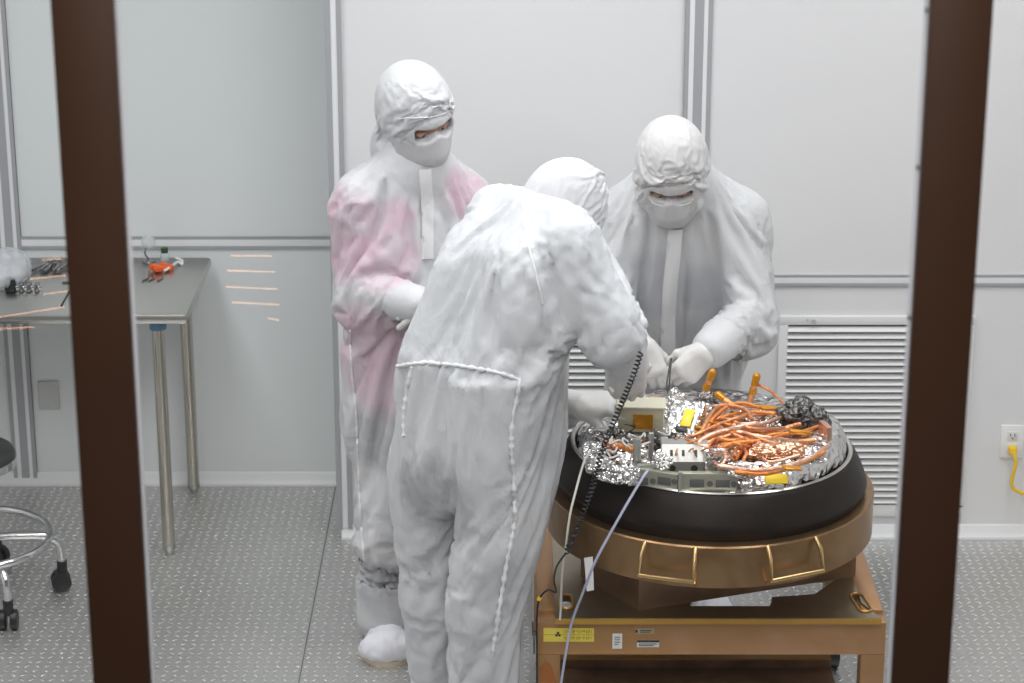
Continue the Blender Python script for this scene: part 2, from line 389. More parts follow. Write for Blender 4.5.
# ------------------------------------------------------------------ steel table
M_steel = mat('stainless_steel', (0.52, 0.515, 0.49), 0.30, 1.0, vary=(3, .05))
M_leg = mat('steel_leg', (0.56, 0.53, 0.47), 0.22, 1.0)
tz = 0.848; tx0, tx1, ty0, ty1 = -2.30, -1.020, 7.02, 7.655
t = thing('work_table', 'long stainless steel work table standing in the alcove against the back wall', 'table', (-1.66, 7.33, 0))
d = MB(); d.span(tx0, tx1, ty0, ty1, tz-.036, tz, bevel=.013); d.build('table_top', M_steel, t)
d = MB(); d.span(tx0+.05, tx1-.16, ty0+.20, ty1-.20, tz-.055, tz-.034); d.build('under_frame', M_leg, t)
for x, y, tape in ((-1.125, 7.093, 1), (-1.112, 7.62, 0), (-2.18, 7.093, 0), (-2.18, 7.56, 0)):
    lg = MB().cyl((x, y, .03), (x, y, tz-.034), .0205, 24).build('leg', M_leg, t)
    f = MB(); f.lathe([(.0, 0), (.012, 0), (.0165, .012), (.0215, .018), (.0215, .034), (.0, .036)], (x, y, 0), 20); f.build('foot', mat('foot_grey', (.42, .42, .40), .35, .8), lg)
    k = MB(); k.lathe([(.0, tz-.075), (.027, tz-.072), (.0275, tz-.04), (.0, tz-.036)], (x, y, 0), 24)
    k.build('socket', mat('blue_tape', (.10, .22, .34), .5) if tape else M_leg, lg)

# things on the table
M_clear = mat('clear_plastic', (0.70, 0.73, 0.76), 0.15); M_clear.node_tree.nodes['Principled BSDF'].inputs['Alpha'].default_value = 0.45
M_tool = mat('tool_steel', (0.33, 0.33, 0.34), 0.25, 1.0); M_black = mat('black_plastic', (0.012, 0.012, 0.013), 0.4)
M_orange = mat('orange_plastic', (0.72, 0.11, 0.02), 0.4)
def on(px, py, dz=0.0): return Z(px, py, tz+dz)
p0 = on(-6, 285)
V, Q = sculpt([('e', (0, 0, .045), (.11, .12, .05), None), ('e', (.04, .03, .06), (.07, .07, .05), None), ('e', (-.05, .02, .07), (.06, .08, .045), None)], .008, k=.03)
V = V+vnormals(V, Q)*np.array([fold_noise(Vector(v)*1.3, 4) for v in V])[:, None]*.014; V[:, 2] = np.maximum(V[:, 2], 0.001)
tag(mesh_obj('plastic_bag', V+np.array(p0), Q, M_clear), 'crumpled clear plastic bag at the left end of the steel table', 'bag')
def plier(a, b, label, m=M_tool):
    a, b = Vector(a), Vector(b); dr = (b-a).normalized(); s = Vector((-dr.y, dr.x, 0)); ln = (b-a).length; up = Vector((0, 0, 1))
    t = thing('pliers', label, 'tool', a, 'hand tools laid out on the steel table')
    for sg in (-1, 1):
        hp = spline([a+s*sg*.020+up*.008, a+dr*ln*.25+s*sg*.022+up*.008, a+dr*ln*.55+s*sg*.010+up*.008, a+dr*ln*.66-s*sg*.003+up*.008], 5)
        MB().tube(hp, .006, 8).build('handle', m, t)
        MB().tube([a+dr*ln*.62+s*sg*.002+up*.008, a+dr*ln*.75-s*sg*.007+up*.008, b-s*sg*.002+up*.008], [.008, .007, .003], 8).build('jaw', M_tool, t)
    MB().cyl(a+dr*ln*.66+up*.001, a+dr*ln*.66+up*.018, .010, 14).build('pivot', M_tool, t)
plier(on(38, 273), on(56, 262), 'dark steel pliers lying nearest the plastic bag among the row of tools')
plier(on(47, 273), on(62, 260), 'dark steel pliers lying second from the plastic bag among the row of tools')
plier(on(64, 274), on(76, 262), 'dark steel pliers lying beside the left mullion at the end of the row of tools')
a, b = on(26, 282), on(25, 268); t = thing('screwdriver', 'black handled screwdriver lying right beside the clear plastic bag', 'tool', a)
MB().tube([b+Vector((0, 0, .012)), b*.6+a*.4+Vector((0, 0, .012))], [.013, .012], 12).build('handle', M_black, t)
MB().tube([b*.6+a*.4+Vector((0, 0, .012)), a+Vector((0, 0, .004))], [.004, .003], 8).build('blade', M_tool, t)
a = on(11, 291); t = thing('clamp', 'chromed bar clamp with a dark jaw at the front of the steel table', 'tool', a)
MB().box(a+Vector((0, 0, .022)), (.035, .04, .044), bevel=.008).build('jaw', M_black, t)
MB().tube([a+Vector((.01, 0, .012)), a+Vector((.10, .0, .012))], .008, 12).build('bar', mat('chrome', (.75, .75, .76), .08, 1.0), t)
k = MB()
for i in range(3): k.box(a+Vector((.035+.025*i, 0, .014)), (.014, .034, .026), bevel=.004)
k.build('ring', M_tool, t)
for q, (p1, p2, lb) in enumerate((((61, 306), (70, 290), 'thin dark steel rod lying at a slant near the front of the steel table'), ((62, 282.5), (74, 282), 'short dark steel rod lying level beside the left mullion'))):
    tag(MB().cyl(on(*p1, .003), on(*p2, .003), .0026, 8).build('steel_rod', M_black), lb, 'rod')
t = thing('clip_lead', 'orange plastic cable clips with grey prongs lying on the steel table', 'clip', on(158, 272))
b = MB()
for dx, dy, rz in ((0, 0, 10), (.03, .012, -15), (.012, -.015, 30)): b.box(on(157, 271)+Vector((dx, dy, .012)), (.050, .020, .022), (0, R(12), R(rz)), .006)
b.build('clip_body', M_orange, t)
pr = MB()
for dx in (-.02, .0, .028): pr.tube([on(155, 273)+Vector((dx, 0, .008)), on(153, 279)+Vector((dx+.004, 0, .003)), on(152, 280)+Vector((dx-.008, -.02, .003))], .0026, 6)
pr.build('prong', M_tool, t)
tag(MB().tube(spline([on(164, 271, .008), on(172, 266, .012), on(178, 262, .006), on(182, 264, .004), on(182, 260.5, .004), on(176, 258, .01)], 8), .0045, 8).build('white_cable', M_white), 'short looped white cable beside the orange clips on the table', 'cable')
c = on(165, 261); t = thing('small_bottle', 'tiny bottle with dark green cap at the back of the steel table', 'bottle', c)
MB().lathe([(0, 0), (.014, 0), (.016, .006), (.016, .024), (.010, .03), (0, .03)], c, 16).build('bottle_body', M_clear, t)
MB().lathe([(0, .03), (.012, .03), (.013, .046), (0, .048)], c, 16).build('cap', mat('green_cap', (.02, .07, .02), .4), t)
c = on(149, 262); t = thing('task_lamp', 'small clear goose-neck magnifier standing beside the left mullion on the table', 'magnifier', c)
MB().lathe([(0, 0), (.022, 0), (.022, .006), (0, .010)], c, 18).build('stand', M_tool, t)
MB().tube(spline([c+Vector((0, 0, .008)), c+Vector((-.012, 0, .03)), c+Vector((-.004, -.005, .055))], 6), .003, 8).build('neck', M_tool, t)
MB().ball(c+Vector((.002, -.006, .072)), .024, 18, (1, .5, 1)).build('lens', M_clear, t)

# ------------------------------------------------------------------ stool
M_chrome = mat('stool_chrome', (0.72, 0.72, 0.73), 0.12, 1.0)
cx, cy = -1.68, 6.74
t = thing('rolling_stool', 'round black seat stool with chrome foot ring on black casters', 'stool', (cx, cy, 0))
MB().lathe([(0, .505), (.125, .505), (.143, .497), (.150, .483), (.150, .472), (0, .470)], (cx, cy, 0), 48).build('seat', mat('stool_vinyl', (.03, .03, .032), .35), t)
MB().lathe([(0, .445), (.142, .445), (.153, .450), (.153, .474), (.147, .476), (0, .476)], (cx, cy, 0), 48).build('seat_band', M_chrome, t)
MB().lathe([(0, .10), (.030, .10), (.030, .22), (.022, .225), (.022, .446), (0, .446)], (cx, cy, 0), 24).build('column', M_chrome, t)
ring = [Vector((cx+.24*math.cos(2*PI*k/72), cy+.24*math.sin(2*PI*k/72), .205)) for k in range(72)]
MB().tube(ring, .0125, 12, closed=True).build('foot_ring', M_chrome, t)
for k in range(5):
    a = R(15.5)-R(72)*k; d = Vector((math.cos(a), math.sin(a), 0)); sd = Vector((-d.y, d.x, 0)); c0 = Vector((cx, cy, 0))
    lg = MB().tube(spline([c0+d*.028+Vector((0, 0, .205)), c0+d*.14+Vector((0, 0, .198)), c0+d*.225+Vector((0, 0, .186)), c0+d*.262+Vector((0, 0, .155)), c0+d*.268+Vector((0, 0, .085))], 7), .013, 14).build('leg', M_chrome, t)
    MB().cyl(c0+d*.268+Vector((0, 0, .098)), c0+d*.268+Vector((0, 0, .055)), .016, 14).build('caster_stem', M_black, lg)
    s2 = (sd*math.cos(.5*k)+d*math.sin(.5*k)); w2 = MB(); cc = c0+d*.262+Vector((0, 0, .031)); fw_ = Vector((0, 0, 1)).cross(s2)
    for sg in (-1, 1): w2.tube([cc+s2*sg*.006, cc+s2*sg*.009, cc+s2*sg*.026, cc+s2*sg*.029], [.026, .031, .031, .024], 22)
    w2.build('caster_wheel', M_black, lg)
    MB().box(cc+Vector((0, 0, .026)), (.030, .034, .026), (0, 0, math.atan2(s2.y, s2.x)+PI/2), .008).build('caster_hood', M_black, lg)
# slatted lamp added behind the camera for thin reflections in the window glass
t = thing('reflection_strips', 'added glowing strips reflected in the window glass left of the workers', 'glow', (-1.0, -2.0, .3))
M_glow_strip = mat('warm_strip_glow', (1, .6, .4), .5, emit=((1.0, .50, .25), 7.0)); YV = 8.6
for (x0, y0, x1, y1) in ((231, 255.5, 272, 256), (227, 270.5, 275, 272), (226, 287, 277, 289), (232, 302.5, 279, 304.5), (268, 318.5, 279, 320), (42, 260, 62, 259), (30, 279, 66, 275.5), (44, 294, 70, 291), (0, 317, 64, 307), (0, 329, 34, 327)):
    a, b = W(x0, y0, YV), W(x1, y1, YV); a.y = b.y = 2*(YG+.0122)-YV
    MB().tube([a, b], .0032, 6).build('glow_strip', M_glow_strip, t)
# ------------------------------------------------------------------ cart
def gold_mat(name, base, hue2, rough, metal, scale=5, coat=0):
    """yellow chromate finish: iridescent patches"""
    m = mat(name, base, rough, metal, bump=(60, .06, .002)); nt = m.node_tree; b = nt.nodes['Principled BSDF']
    tc = nt.nodes.new('ShaderNodeTexCoord'); n = nt.nodes.new('ShaderNodeTexNoise'); n.inputs['Scale'].default_value = scale; n.inputs['Detail'].default_value = 3
    n.inputs['Distortion'].default_value = 1.2
    nt.links.new(tc.outputs['Object'], n.inputs['Vector']); r = nt.nodes.new('ShaderNodeValToRGB')
    r.color_ramp.elements[0].position = .32; r.color_ramp.elements[0].color = (*base, 1); r.color_ramp.elements[1].position = .66; r.color_ramp.elements[1].color = (*hue2, 1)
    nt.links.new(n.outputs['Fac'], r.inputs[0]); nt.links.new(r.outputs[0], b.inputs['Base Color']); return m
M_gold = gold_mat('gold_chromate', (.40, .22, .085), (.47, .27, .15), .38, .55)
M_gold_b = gold_mat('gold_edge', (.55, .33, .06), (.50, .28, .08), .35, .6)
M_deck = gold_mat('deck_metal', (.30, .26, .20), (.42, .36, .25), .30, .9, 3)
M_ring = gold_mat('ring_bronze', (.23, .14, .065), (.38, .235, .12), .30, .85, 5)
M_bronze_d = gold_mat('bracket_bronze', (.20, .12, .06), (.30, .18, .12), .42, .5, 6)
M_handle = mat('handle_brass', (.58, .40, .19), .28, .9)
DZ = 0.50; CY0, CY1, CX0, CX1 = 5.545, 6.30, 0.064, 0.972
cart = thing('equipment_cart', 'gold-finished steel cart with labelled front beam carrying the round capsule', 'cart', (.52, 5.92, 0))
bw = .058
MB().span(CX0, CX1, CY0, CY0+bw, DZ-.108, DZ-.016, bevel=.003).build('front_beam', M_gold, cart)
MB().span(CX0, CX1, CY1-bw, CY1, DZ-.108, DZ-.016, bevel=.003).build('rear_beam', M_gold, cart)
MB().span(CX0, CX0+bw, CY0+bw, CY1-bw, DZ-.108, DZ-.006, bevel=.003).build('side_beam', M_gold, cart)
MB().span(CX1-bw, CX1, CY0+bw, CY1-bw, DZ-.108, DZ-.006, bevel=.003).build('side_beam', M_gold, cart)
for x in (CX0, CX1-bw-.004):
    for y in (CY0, CY1-bw):
        lg = MB().span(x, x+bw+.004, y, y+bw, .125, DZ-.108, bevel=.002).build('leg', M_gold, cart)
        k = MB(); k.cyl((x+bw/2-.02, y+bw/2, .055), (x+bw/2+.02, y+bw/2, .055), .055, 28); k.build('caster_wheel', M_black, lg)
        f = MB(); f.box((x+bw/2, y+bw/2, .12), (.07, .07, .012)); f.box((x+bw/2-.028, y+bw/2, .085), (.006, .05, .07)); f.box((x+bw/2+.028, y+bw/2, .085), (.006, .05, .07)); f.build('caster_fork', M_tool, lg)
# deck plate with cut-outs
def plate(poly, holes, z0, z1):
    import mathutils.geometry as mg
    loops = [[Vector((x, y, 0)) for x, y in L] for L in [poly]+holes]
    tris = mg.tessellate_polygon(loops); flat = [p for L in loops for p in L]; n = len(flat)
    vs = [(p.x, p.y, z1) for p in flat]+[(p.x, p.y, z0) for p in flat]; fs = [t for t in tris]+[tuple(reversed([i+n for i in t])) for t in tris]
    s = 0
    for L in loops:
        m = len(L); fs += [(s+k, s+(k+1) % m, n+s+(k+1) % m, n+s+k) for k in range(m)]; s += m
    return MB().add(vs, fs)
def slot(c, L, r, ang, n=8):
    d = Vector((math.cos(ang), math.sin(ang))); p = Vector((-d.y, d.x)); o = []
    for sg in (1, -1):
        for k in range(n+1):
            a = -PI/2+PI*k/n; o.append(Vector(c)+d*sg*(L/2)+(d*math.cos(a)+p*math.sin(a))*r*sg)
    return [(q.x, q.y) for q in o]
h1 = [Z(690, 606, DZ), Z(770, 606, DZ), Z(772, 597, DZ), Z(815, 594, DZ), Z(838, 578, DZ), Z(760, 575, DZ), Z(700, 580, DZ)]
h2 = Z(861, 603, DZ); h3 = Z(566, 602, DZ)
dk = plate([(CX0+bw-.01, CY0-.006), (CX1-.016, CY0-.006), (CX1-bw+.004, CY0+.09), (CX1-bw+.004, CY1-bw), (CX0+bw-.01, CY1-bw)],
           [[(p.x, p.y) for p in h1], slot((h2.x, h2.y), .075, .014, R(98)), slot((h3.x, h3.y), .05, .013, R(90))], DZ-.016, DZ)
dk.build('deck_plate', M_deck, cart, angle=30)
MB().span(CX0+bw-.01, CX1-.016, CY0-.010, CY0-.006, DZ-.016, DZ-.001).build('deck_edge', M_gold_b, cart)
for c in (h2, h3):
    q = slot((c.x, c.y), .078 if c is h2 else .053, .017, R(98) if c is h2 else R(90)); MB().tube([(x, y, DZ+.002) for x, y in q], .0032, 8, closed=True).build('slot_rim', M_gold_b, cart)
# lower tray
tr_ = MB(); tr_.span(.10, CX1-bw-.035, 5.62, 5.97, .185, .20); tr_.span(.10, CX1-bw-.035, 5.855, 5.875, .20, .225); tr_.build('lower_tray', M_bronze_d, cart)
MB().span(.10, CX1-bw-.035, 5.852, 5.878, .225, .229).build('tray_edge', M_gold_b, cart)
kp = MB(); kp.prism([(0, 0), (.046, 0), (.050, .09), (.035, .145), (.020, .16), (.006, .14)], 0, .0012, Matrix.Translation((CX0+.004, CY0-.0012, DZ-.285)) @ Matrix.Rotation(PI/2, 4, 'X'))
kp.build('amber_tape', mat('amber_tape', (.33, .11, .02), .25), cart)
# labels on the front beam (writing too small to read stays as fine strokes)
def label_at(x0, y0, x1, y1, m, name, parent, Y, strokes=None, ms=None):
    a, b = W(x0, y0, Y), W(x1, y1, Y); o = MB().span(a.x, b.x, Y-.0012, Y, b.z, a.z).build(name, m, parent)
    if strokes:
        s = MB()
        for (u0, v0, u1, v1) in strokes: s.span(a.x+(b.x-a.x)*u0, a.x+(b.x-a.x)*u1, Y-.0016, Y-.0011, a.z+(b.z-a.z)*v1, a.z+(b.z-a.z)*v0)
        s.build('print', ms, o)
    return o
M_ylab = mat('yellow_label', (.68, .56, .08), .45); M_ink = mat('label_ink', (.03, .03, .03), .5); M_olive = mat('label_olive_ink', (.36, .29, .03), .5)
rnd = random.Random(5); st = [(.005, .46, .995, .49)]
for i in range(6): st.append((.40+i*.098, .06, .405+i*.098, .94))
for row in (.15, .62):
    x = .42
    while x < .96: wd = rnd.uniform(.012, .03); st.append((x, row, x+wd, row+rnd.uniform(.12, .22))); x += wd+rnd.uniform(.012, .03)
lab = label_at(543.5, 628, 594, 641.5, M_ylab, 'yellow_label', cart, CY0, st, M_olive)
a = W(558, 634.5, CY0-.0016); s = MB()
for k in range(3):
    an = R(90+120*k); s.cyl((a.x+.0045*math.cos(an), a.y, a.z+.0045*math.sin(an)), (a.x+.0045*math.cos(an), a.y-.0004, a.z+.0045*math.sin(an)), .0034, 12)
s.build('symbol', M_ink, lab)
label_at(612.5, 633.5, 622, 648.5, mat('white_label', (.70, .70, .68), .45), 'white_label', cart, CY0, [(.2, .2, .8, .3), (.2, .36, .8, .44), (.2, .52, .8, .62), (.2, .68, .62, .76)], mat('label_grey_ink', (.25, .27, .28), .5))
label_at(635.5, 628.5, 654, 633.5, mat('tan_label', (.38, .33, .22), .5), 'tan_label', cart, CY0, [(.0, .2, .12, .8), (.25, .25, .9, .42), (.25, .6, .8, .75)], M_ink)
label_at(637, 640, 659, 647, mat('white_strip', (.68, .68, .66), .45), 'white_label', cart, CY0, [(0, 0, 1, .32), (.08, .48, .9, .6), (.08, .72, .75, .84)], M_ink)
# angled support standing on the deck
sup = thing('ring_support', 'dark bronze angled support frame standing on the cart deck under the round ring', 'support', (.55, 5.9, DZ))
RC = Vector((.530, 5.855, 0)); RZ0, RZ1 = .640, .752
A, B, C_, D_, E_ = Vector((.330, 5.585, 0)), Vector((.925, 5.800, 0)), Vector((.88, 6.16, 0)), Vector((.24, 6.18, 0)), Vector((.185, 5.80, 0))
def panel(p, q, th=.010):
    d = (q-p).normalized(); n = Vector((-d.y, d.x, 0)); m = MB(); m.prism([(0, 0), ((q-p).length, 0), ((q-p).length, RZ0-DZ), (0, RZ0-DZ)], 0, th,
        Matrix(((d.x, 0, n.x, p.x), (d.y, 0, n.y, p.y), (0, 1, 0, DZ), (0, 0, 0, 1)))); return m
for p, q in ((A, B), (B, C_), (C_, D_), (D_, E_), (E_, A)): panel(p, q).build('side_panel', M_bronze_d, sup)
MB().tube([E_+Vector((0, 0, RZ0-.016)), A+Vector((-.002, -.006, RZ0-.016))], .011, 10).build('weld_pipe', mat('grey_steel', (.25, .26, .26), .35, .9), sup)
# the ring with handles
ring = thing('handling_ring', 'round bronze handling ring with two front grab handles around the black heat shield', 'ring', (RC.x, RC.y, RZ0))
RR = .437
MB().lathe([(RR-.012, RZ0), (RR, RZ0), (RR, RZ1-.004), (RR-.003, RZ1), (RR-.035, RZ1), (RR-.036, RZ1-.012), (RR-.012, RZ1-.014)], RC, 128, closed=True).build('ring_band', M_ring, ring, angle=30)
MB().lathe([(.20, RZ0), (RR-.012, RZ0), (RR-.012, RZ0+.008), (.20, RZ0+.008)], RC, 96, closed=True).build('bottom_plate', M_bronze_d, ring, angle=30)
for xl, xr in ((636, 687), (762, 814)):
    th1 = math.asin(((xl-512)/FOC*6.12-RC.x)/(RR+.03)); th2 = math.asin(((xr-512)/FOC*6.12-RC.x)/(RR+.03))
    pr = lambda th, rad, z:  Vector((RC.x+rad*math.sin(th), RC.y-rad*math.cos(th), z))
    h = MB(); h.tube([pr(th1, RR-.002, RZ1-.004), pr(th1, RR+.022, RZ1-.028), pr(th1, RR+.036, RZ0+.030), pr(th2, RR+.036, RZ0+.030), pr(th2, RR+.022, RZ1-.028), pr(th2, RR-.002, RZ1-.004)], .0058, 10)
    hd = h.build('grab_handle', M_handle, ring)
    [MB().tube([pr(th, RR-.004, RZ0+.006), pr(th, RR+.036, RZ0+.030)], .0045, 8).build('handle_stay', M_handle, hd) for th in (th1, th2)]

# ------------------------------------------------------------------ the capsule
M_abl = mat('black_ablator', (.013, .0085, .006), .46, bump=(140, .25, .002), vary=(20, .3), spec=.22)
M_rim = mat('rim_metal', (.62, .60, .56), .30, .9); M_shadow_gap = mat('shadow_gap_black', (.010, .010, .010), .45)
def foil_mat(name, col, rough, sc=55):
    m = mat(name, col, rough, 1.0); nt = m.node_tree; tc = nt.nodes.new('ShaderNodeTexCoord'); v = nt.nodes.new('ShaderNodeTexVoronoi'); v.inputs['Scale'].default_value = sc
    n = nt.nodes.new('ShaderNodeTexNoise'); n.inputs['Scale'].default_value = sc*.6; n.inputs['Detail'].default_value = 4; ad = nt.nodes.new('ShaderNodeMath'); ad.operation = 'ADD'
    nt.links.new(tc.outputs['Object'], v.inputs['Vector']); nt.links.new(tc.outputs['Object'], n.inputs['Vector']); nt.links.new(v.outputs['Distance'], ad.inputs[0]); nt.links.new(n.outputs['Fac'], ad.inputs[1])
    bp = nt.nodes.new('ShaderNodeBump'); bp.inputs['Strength'].default_value = .8; bp.inputs['Distance'].default_value = .006
    nt.links.new(ad.outputs[0], bp.inputs['Height']); nt.links.new(bp.outputs[0], nt.nodes['Principled BSDF'].inputs['Normal']); return m
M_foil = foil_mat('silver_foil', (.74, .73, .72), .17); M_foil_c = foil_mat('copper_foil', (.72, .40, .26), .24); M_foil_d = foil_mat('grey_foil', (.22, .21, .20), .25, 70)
M_alum = mat('machined_aluminium', (.54, .54, .515), .42, .9); M_alum_g = mat('greenish_aluminium', (.46, .455, .37), .36, .75)
M_cream = mat('cream_box', (.47, .44, .31), .40); M_kapton = mat('amber_kapton', (.52, .22, .01), .2, .35); M_yel = mat('yellow_tape', (.86, .62, .02), .4, bump=(90, .3, .002))
M_cop = mat('copper_wrap', (.72, .33, .16), .30, .8, bump=(110, 1.0, .004), vary=(25, .3)); M_cop2 = mat('orange_wrap', (.74, .27, .07), .30, .6, bump=(110, 1.0, .004), vary=(25, .3))
M_pink = mat('copper_pale', (.84, .52, .38), .28, .85, bump=(110, 1.0, .004), vary=(25, .2))
cap = thing('space_capsule', 'round space capsule half with black heat shield, silver foil and copper cables inside', 'spacecraft', (RC.x, RC.y, .70))
TILT = Matrix.Translation((RC.x, RC.y, .78)) @ Matrix.Rotation(R(-.5), 4, 'X') @ Matrix.Rotation(R(.8), 4, 'Y') @ Matrix.Translation((0, 0, -.78))
HC = (0, 0, 0)
def inT(x): return x
RIM = .369
MB().lathe([(0, .690), (.30, .700), (.385, .722), (.399, .734), (.403, .748), (.4145, .772), (.4168, .779), (.4164, .785), (.412, .796), (.400, .824), (.384, .853), (.376, .862), (.368, .864), (.352, .838), (.30, .80), (0, .79)], HC, 128, M=TILT).build('heat_shield', M_abl, cap, angle=35)
MB().lathe([(.3715, .8625), (.3745, .8655), (.370, .8685), (.364, .8665), (.362, .861)], HC, 128, closed=True, M=TILT).build('rim', M_rim, cap)
MB().lathe([(.398, .700), (.400, .700), (.401, .733), (.398, .736)], HC, 96, closed=True, M=TILT).build('shadow_gap', M_shadow_gap, cap)  # black band standing in for the shadow gap under the shell
# foil blanket: crumpled dome inside the rim
rnd = random.Random(11)
def foil_patch(fn, nu, nv, amp, seed, closed=False, sc=30):
    vs = []; fs = []
    for i in range(nu):
        for j in range(nv):
            p, nrm = fn(i/(nu-(0 if closed else 1)), j/(nv-1)); o = Vector((seed, seed*2, 0))
            d = (1-2*abs(mnoise.noise(p*sc+o)))*.6+(1-2*abs(mnoise.noise(p*sc*2.3+o)))*.3+mnoise.noise(p*sc*.5+o)*.5
            vs.append(p+nrm*d*amp)
    for i in range(nu if closed else nu-1):
        for j in range(nv-1):
            k = (i+1) % nu; fs.append((i*nv+j, k*nv+j, k*nv+j+1, i*nv+j+1))
    return MB().add(vs, fs)
def dome(u, v):
    a = 2*PI*u; prof = [(.354, .845), (.350, .872), (.332, .898), (.29, .908), (.22, .912), (.12, .914), (.0, .915)]
    t = v*(len(prof)-1); i = min(int(t), len(prof)-2); f = t-i; r_ = prof[i][0]*(1-f)+prof[i+1][0]*f; z = prof[i][1]*(1-f)+prof[i+1][1]*f
    hi = max(0, math.cos(a-R(-35)))**1.5*.034-max(0, math.cos(a-R(-108)))**6*.050      # taller at the right front, low at the front bracket
    nrm = Vector((math.cos(a)*max(.15, (1-v*1.4)), math.sin(a)*max(.15, (1-v*1.4)), .5+v)).normalized()
    return TILT @ Vector((r_*math.cos(a), r_*math.sin(a), z+hi*min(1, v*4)*(1 if v < .5 else max(0, 1-(v-.5)*5)))), nrm
foil_patch(dome, 220, 44, .009, 3, True, 22).build('foil_blanket', M_foil, cap, angle=28)

DK = .915   # equipment level
def wrapped(name, c, size, rz, m, amp=.004, parent=cap, seed=1, n=14, rx=0):
    """box wrapped in foil"""
    b = bmesh.new(); bmesh.ops.create_cube(b, size=1); bmesh.ops.subdivide_edges(b, edges=b.edges[:], cuts=n, use_grid_fill=True)
    for v in b.verts:
        p = Vector((v.co.x*size[0], v.co.y*size[1], v.co.z*size[2])); k = mnoise.noise(p*38+Vector((seed, seed, 0)))+.6*(1-2*abs(mnoise.noise(p*80+Vector((0, seed, 0)))))
        v.co = p+v.co.normalized()*k*amp
    b.transform(Matrix.Translation(c) @ Matrix.Rotation(rz, 4, 'Z') @ Matrix.Rotation(rx, 4, 'X')); return MB().bm(b).build(name, m, parent, angle=25)
def lump(name, c, r, m, seed, amp=.35):
    b = bmesh.new(); bmesh.ops.create_icosphere(b, subdivisions=5, radius=1)
    for v in b.verts:
        k = 1+amp*(mnoise.noise(v.co*1.6+Vector((seed, 0, 0)))+.55*(1-2*abs(mnoise.noise(v.co*3.5+Vector((0, seed, 0)))))+.25*(1-2*abs(mnoise.noise(v.co*8+Vector((0, 0, seed))))))
        v.co = Vector((v.co.x*r[0]*k, v.co.y*r[1]*k, v.co.z*r[2]*k))+Vector(c)
    return MB().bm(b).build(name, m, cap, angle=28)
def at(px, py, dz=0.0): return Z(px, py, DK+dz)
# cream avionics box with amber tape, left rear
c = W(641, 416, 5.80); bx = MB().box(c, (.120, .055, .072), (R(6), 0, R(-3)), .006).build('avionics_box', M_cream, cap)
MB().box(c+Vector((0, -.002, .036)), (.130, .064, .008), (R(6), 0, R(-3)), .003).build('lid', mat('olive_lid', (.56, .54, .42), .4), bx)
MB().box(c+Vector((.004, -.0290, -.006)), (.052, .002, .042), (R(6), 0, R(-3))).build('tape_patch', M_kapton, bx)
# foil wrapped box with yellow tape, tipped toward the front
c = W(686, 422, 5.80); RM = (Matrix.Rotation(R(-20), 4, 'Z') @ Matrix.Rotation(R(31), 4, 'X')).to_3x3()
fb = wrapped('foil_box', c, (.080, .105, .040), R(-20), M_foil, .004, seed=7, rx=R(31))
MB().box(c+RM@Vector((.008, -.004, .024)), (.028, .058, .003), RM, .001).build('yellow_label', M_yel, fb)
MB().box(c+RM@Vector((.002, -.046, .026)), (.032, .016, .010), RM, .003).build('connector', M_black, fb)
MB().box(c+RM@Vector((.030, -.01, .023)), (.010, .075, .003), RM, .001).build('white_strip', M_white, fb)
# machined bracket block with three slots and two bores at the front
bk = MB(); c = W(685, 456, 5.59); MX = Matrix(((0, 0, 1, c.x-.060), (1, 0, 0, c.y), (0, 1, 0, c.z), (0, 0, 0, 1)))
bk.prism([(-.030, -.045), (-.030, -.004), (-.004, .034), (.030, .036), (.030, -.045)], 0, .118, MX); bracket = bk.build('bracket_block', M_alum, cap, angle=20)
M_bore = mat('bore_dark', (.05, .05, .045), .5, .5); SL = Matrix.Rotation(math.atan2(.038, .026), 3, 'X')
for dx in (-.036, -.006, .026): MB().box(c+Vector((dx, -.0175, .0150)), (.007, .016, .003), SL, .0008).build('slot', M_bore, bracket)
for dx in (-.034, .022): MB().cyl(c+Vector((dx, -.0290, -.022)), c+Vector((dx, -.0310, -.022)), .0090, 18).build('bore', M_bore, bracket)
MB().box(c+Vector((.004, -.032, -.046)), (.140, .016, .018), (0, 0, 0), .003).build('bracket_foot', mat('satin_steel', (.33, .33, .32), .35, .9), bracket)
# slotted rail in front of it, two halves
for x0, x1, yy in ((629, 678.5, 480), (681, 737, 482.5)):
    a, b = W(x0, yy, 5.565 if x0 < 650 else 5.512), W(x1, yy+1.2, 5.515 if x0 < 650 else 5.510); d = (b-a); ln = d.length; mid = (a+b)/2; dd = d.normalized()
    an = math.atan2(d.y, d.x); nn = Vector((math.sin(an), -math.cos(an), 0)); rl = MB().box(mid, (ln, .020, .060), (0, 0, an), .003).build('slotted_rail', M_alum_g, cap)
    for f, wd in ((-.22, .036), (.24, .036)): MB().box(mid+dd*ln*f+nn*.0098+Vector((0, 0, .003)), (wd, .0022, .021), (0, 0, an), .0008).build('cut_out', M_dark, rl)
    for f in (.01, .44): MB().cyl(mid+dd*ln*f+nn*.0090+Vector((0, 0, .002)), mid+dd*ln*f+nn*.0112+Vector((0, 0, .002)), .0078, 14).build('cut_out', M_dark, rl)
MB().box(W(680, 482, 5.504), (.010, .012, .058), (0, 0, 0), .002).build('rail_joint', M_alum, cap)
# upright posts left of the bracket and at its right
for px, py, Yp, h, wd in ((637, 452, 5.58, .075, .020), (651, 448, 5.66, .085, .012), (733, 463, 5.58, .070, .018), (646, 470, 5.56, .035, .050)):
    p = W(px, py, Yp); MB().box(p, (wd, .016, h), (0, 0, R(8)), .003).build('upright_post', M_alum, cap)
MB().box(W(660, 440, 5.72), (.018, .09, .012), (R(-24), 0, R(15)), .003).build('strut', M_alum, cap)
wrapped('foil_box', W(716, 463, 5.57), (.062, .050, .070), R(6), M_foil, .005, seed=3)
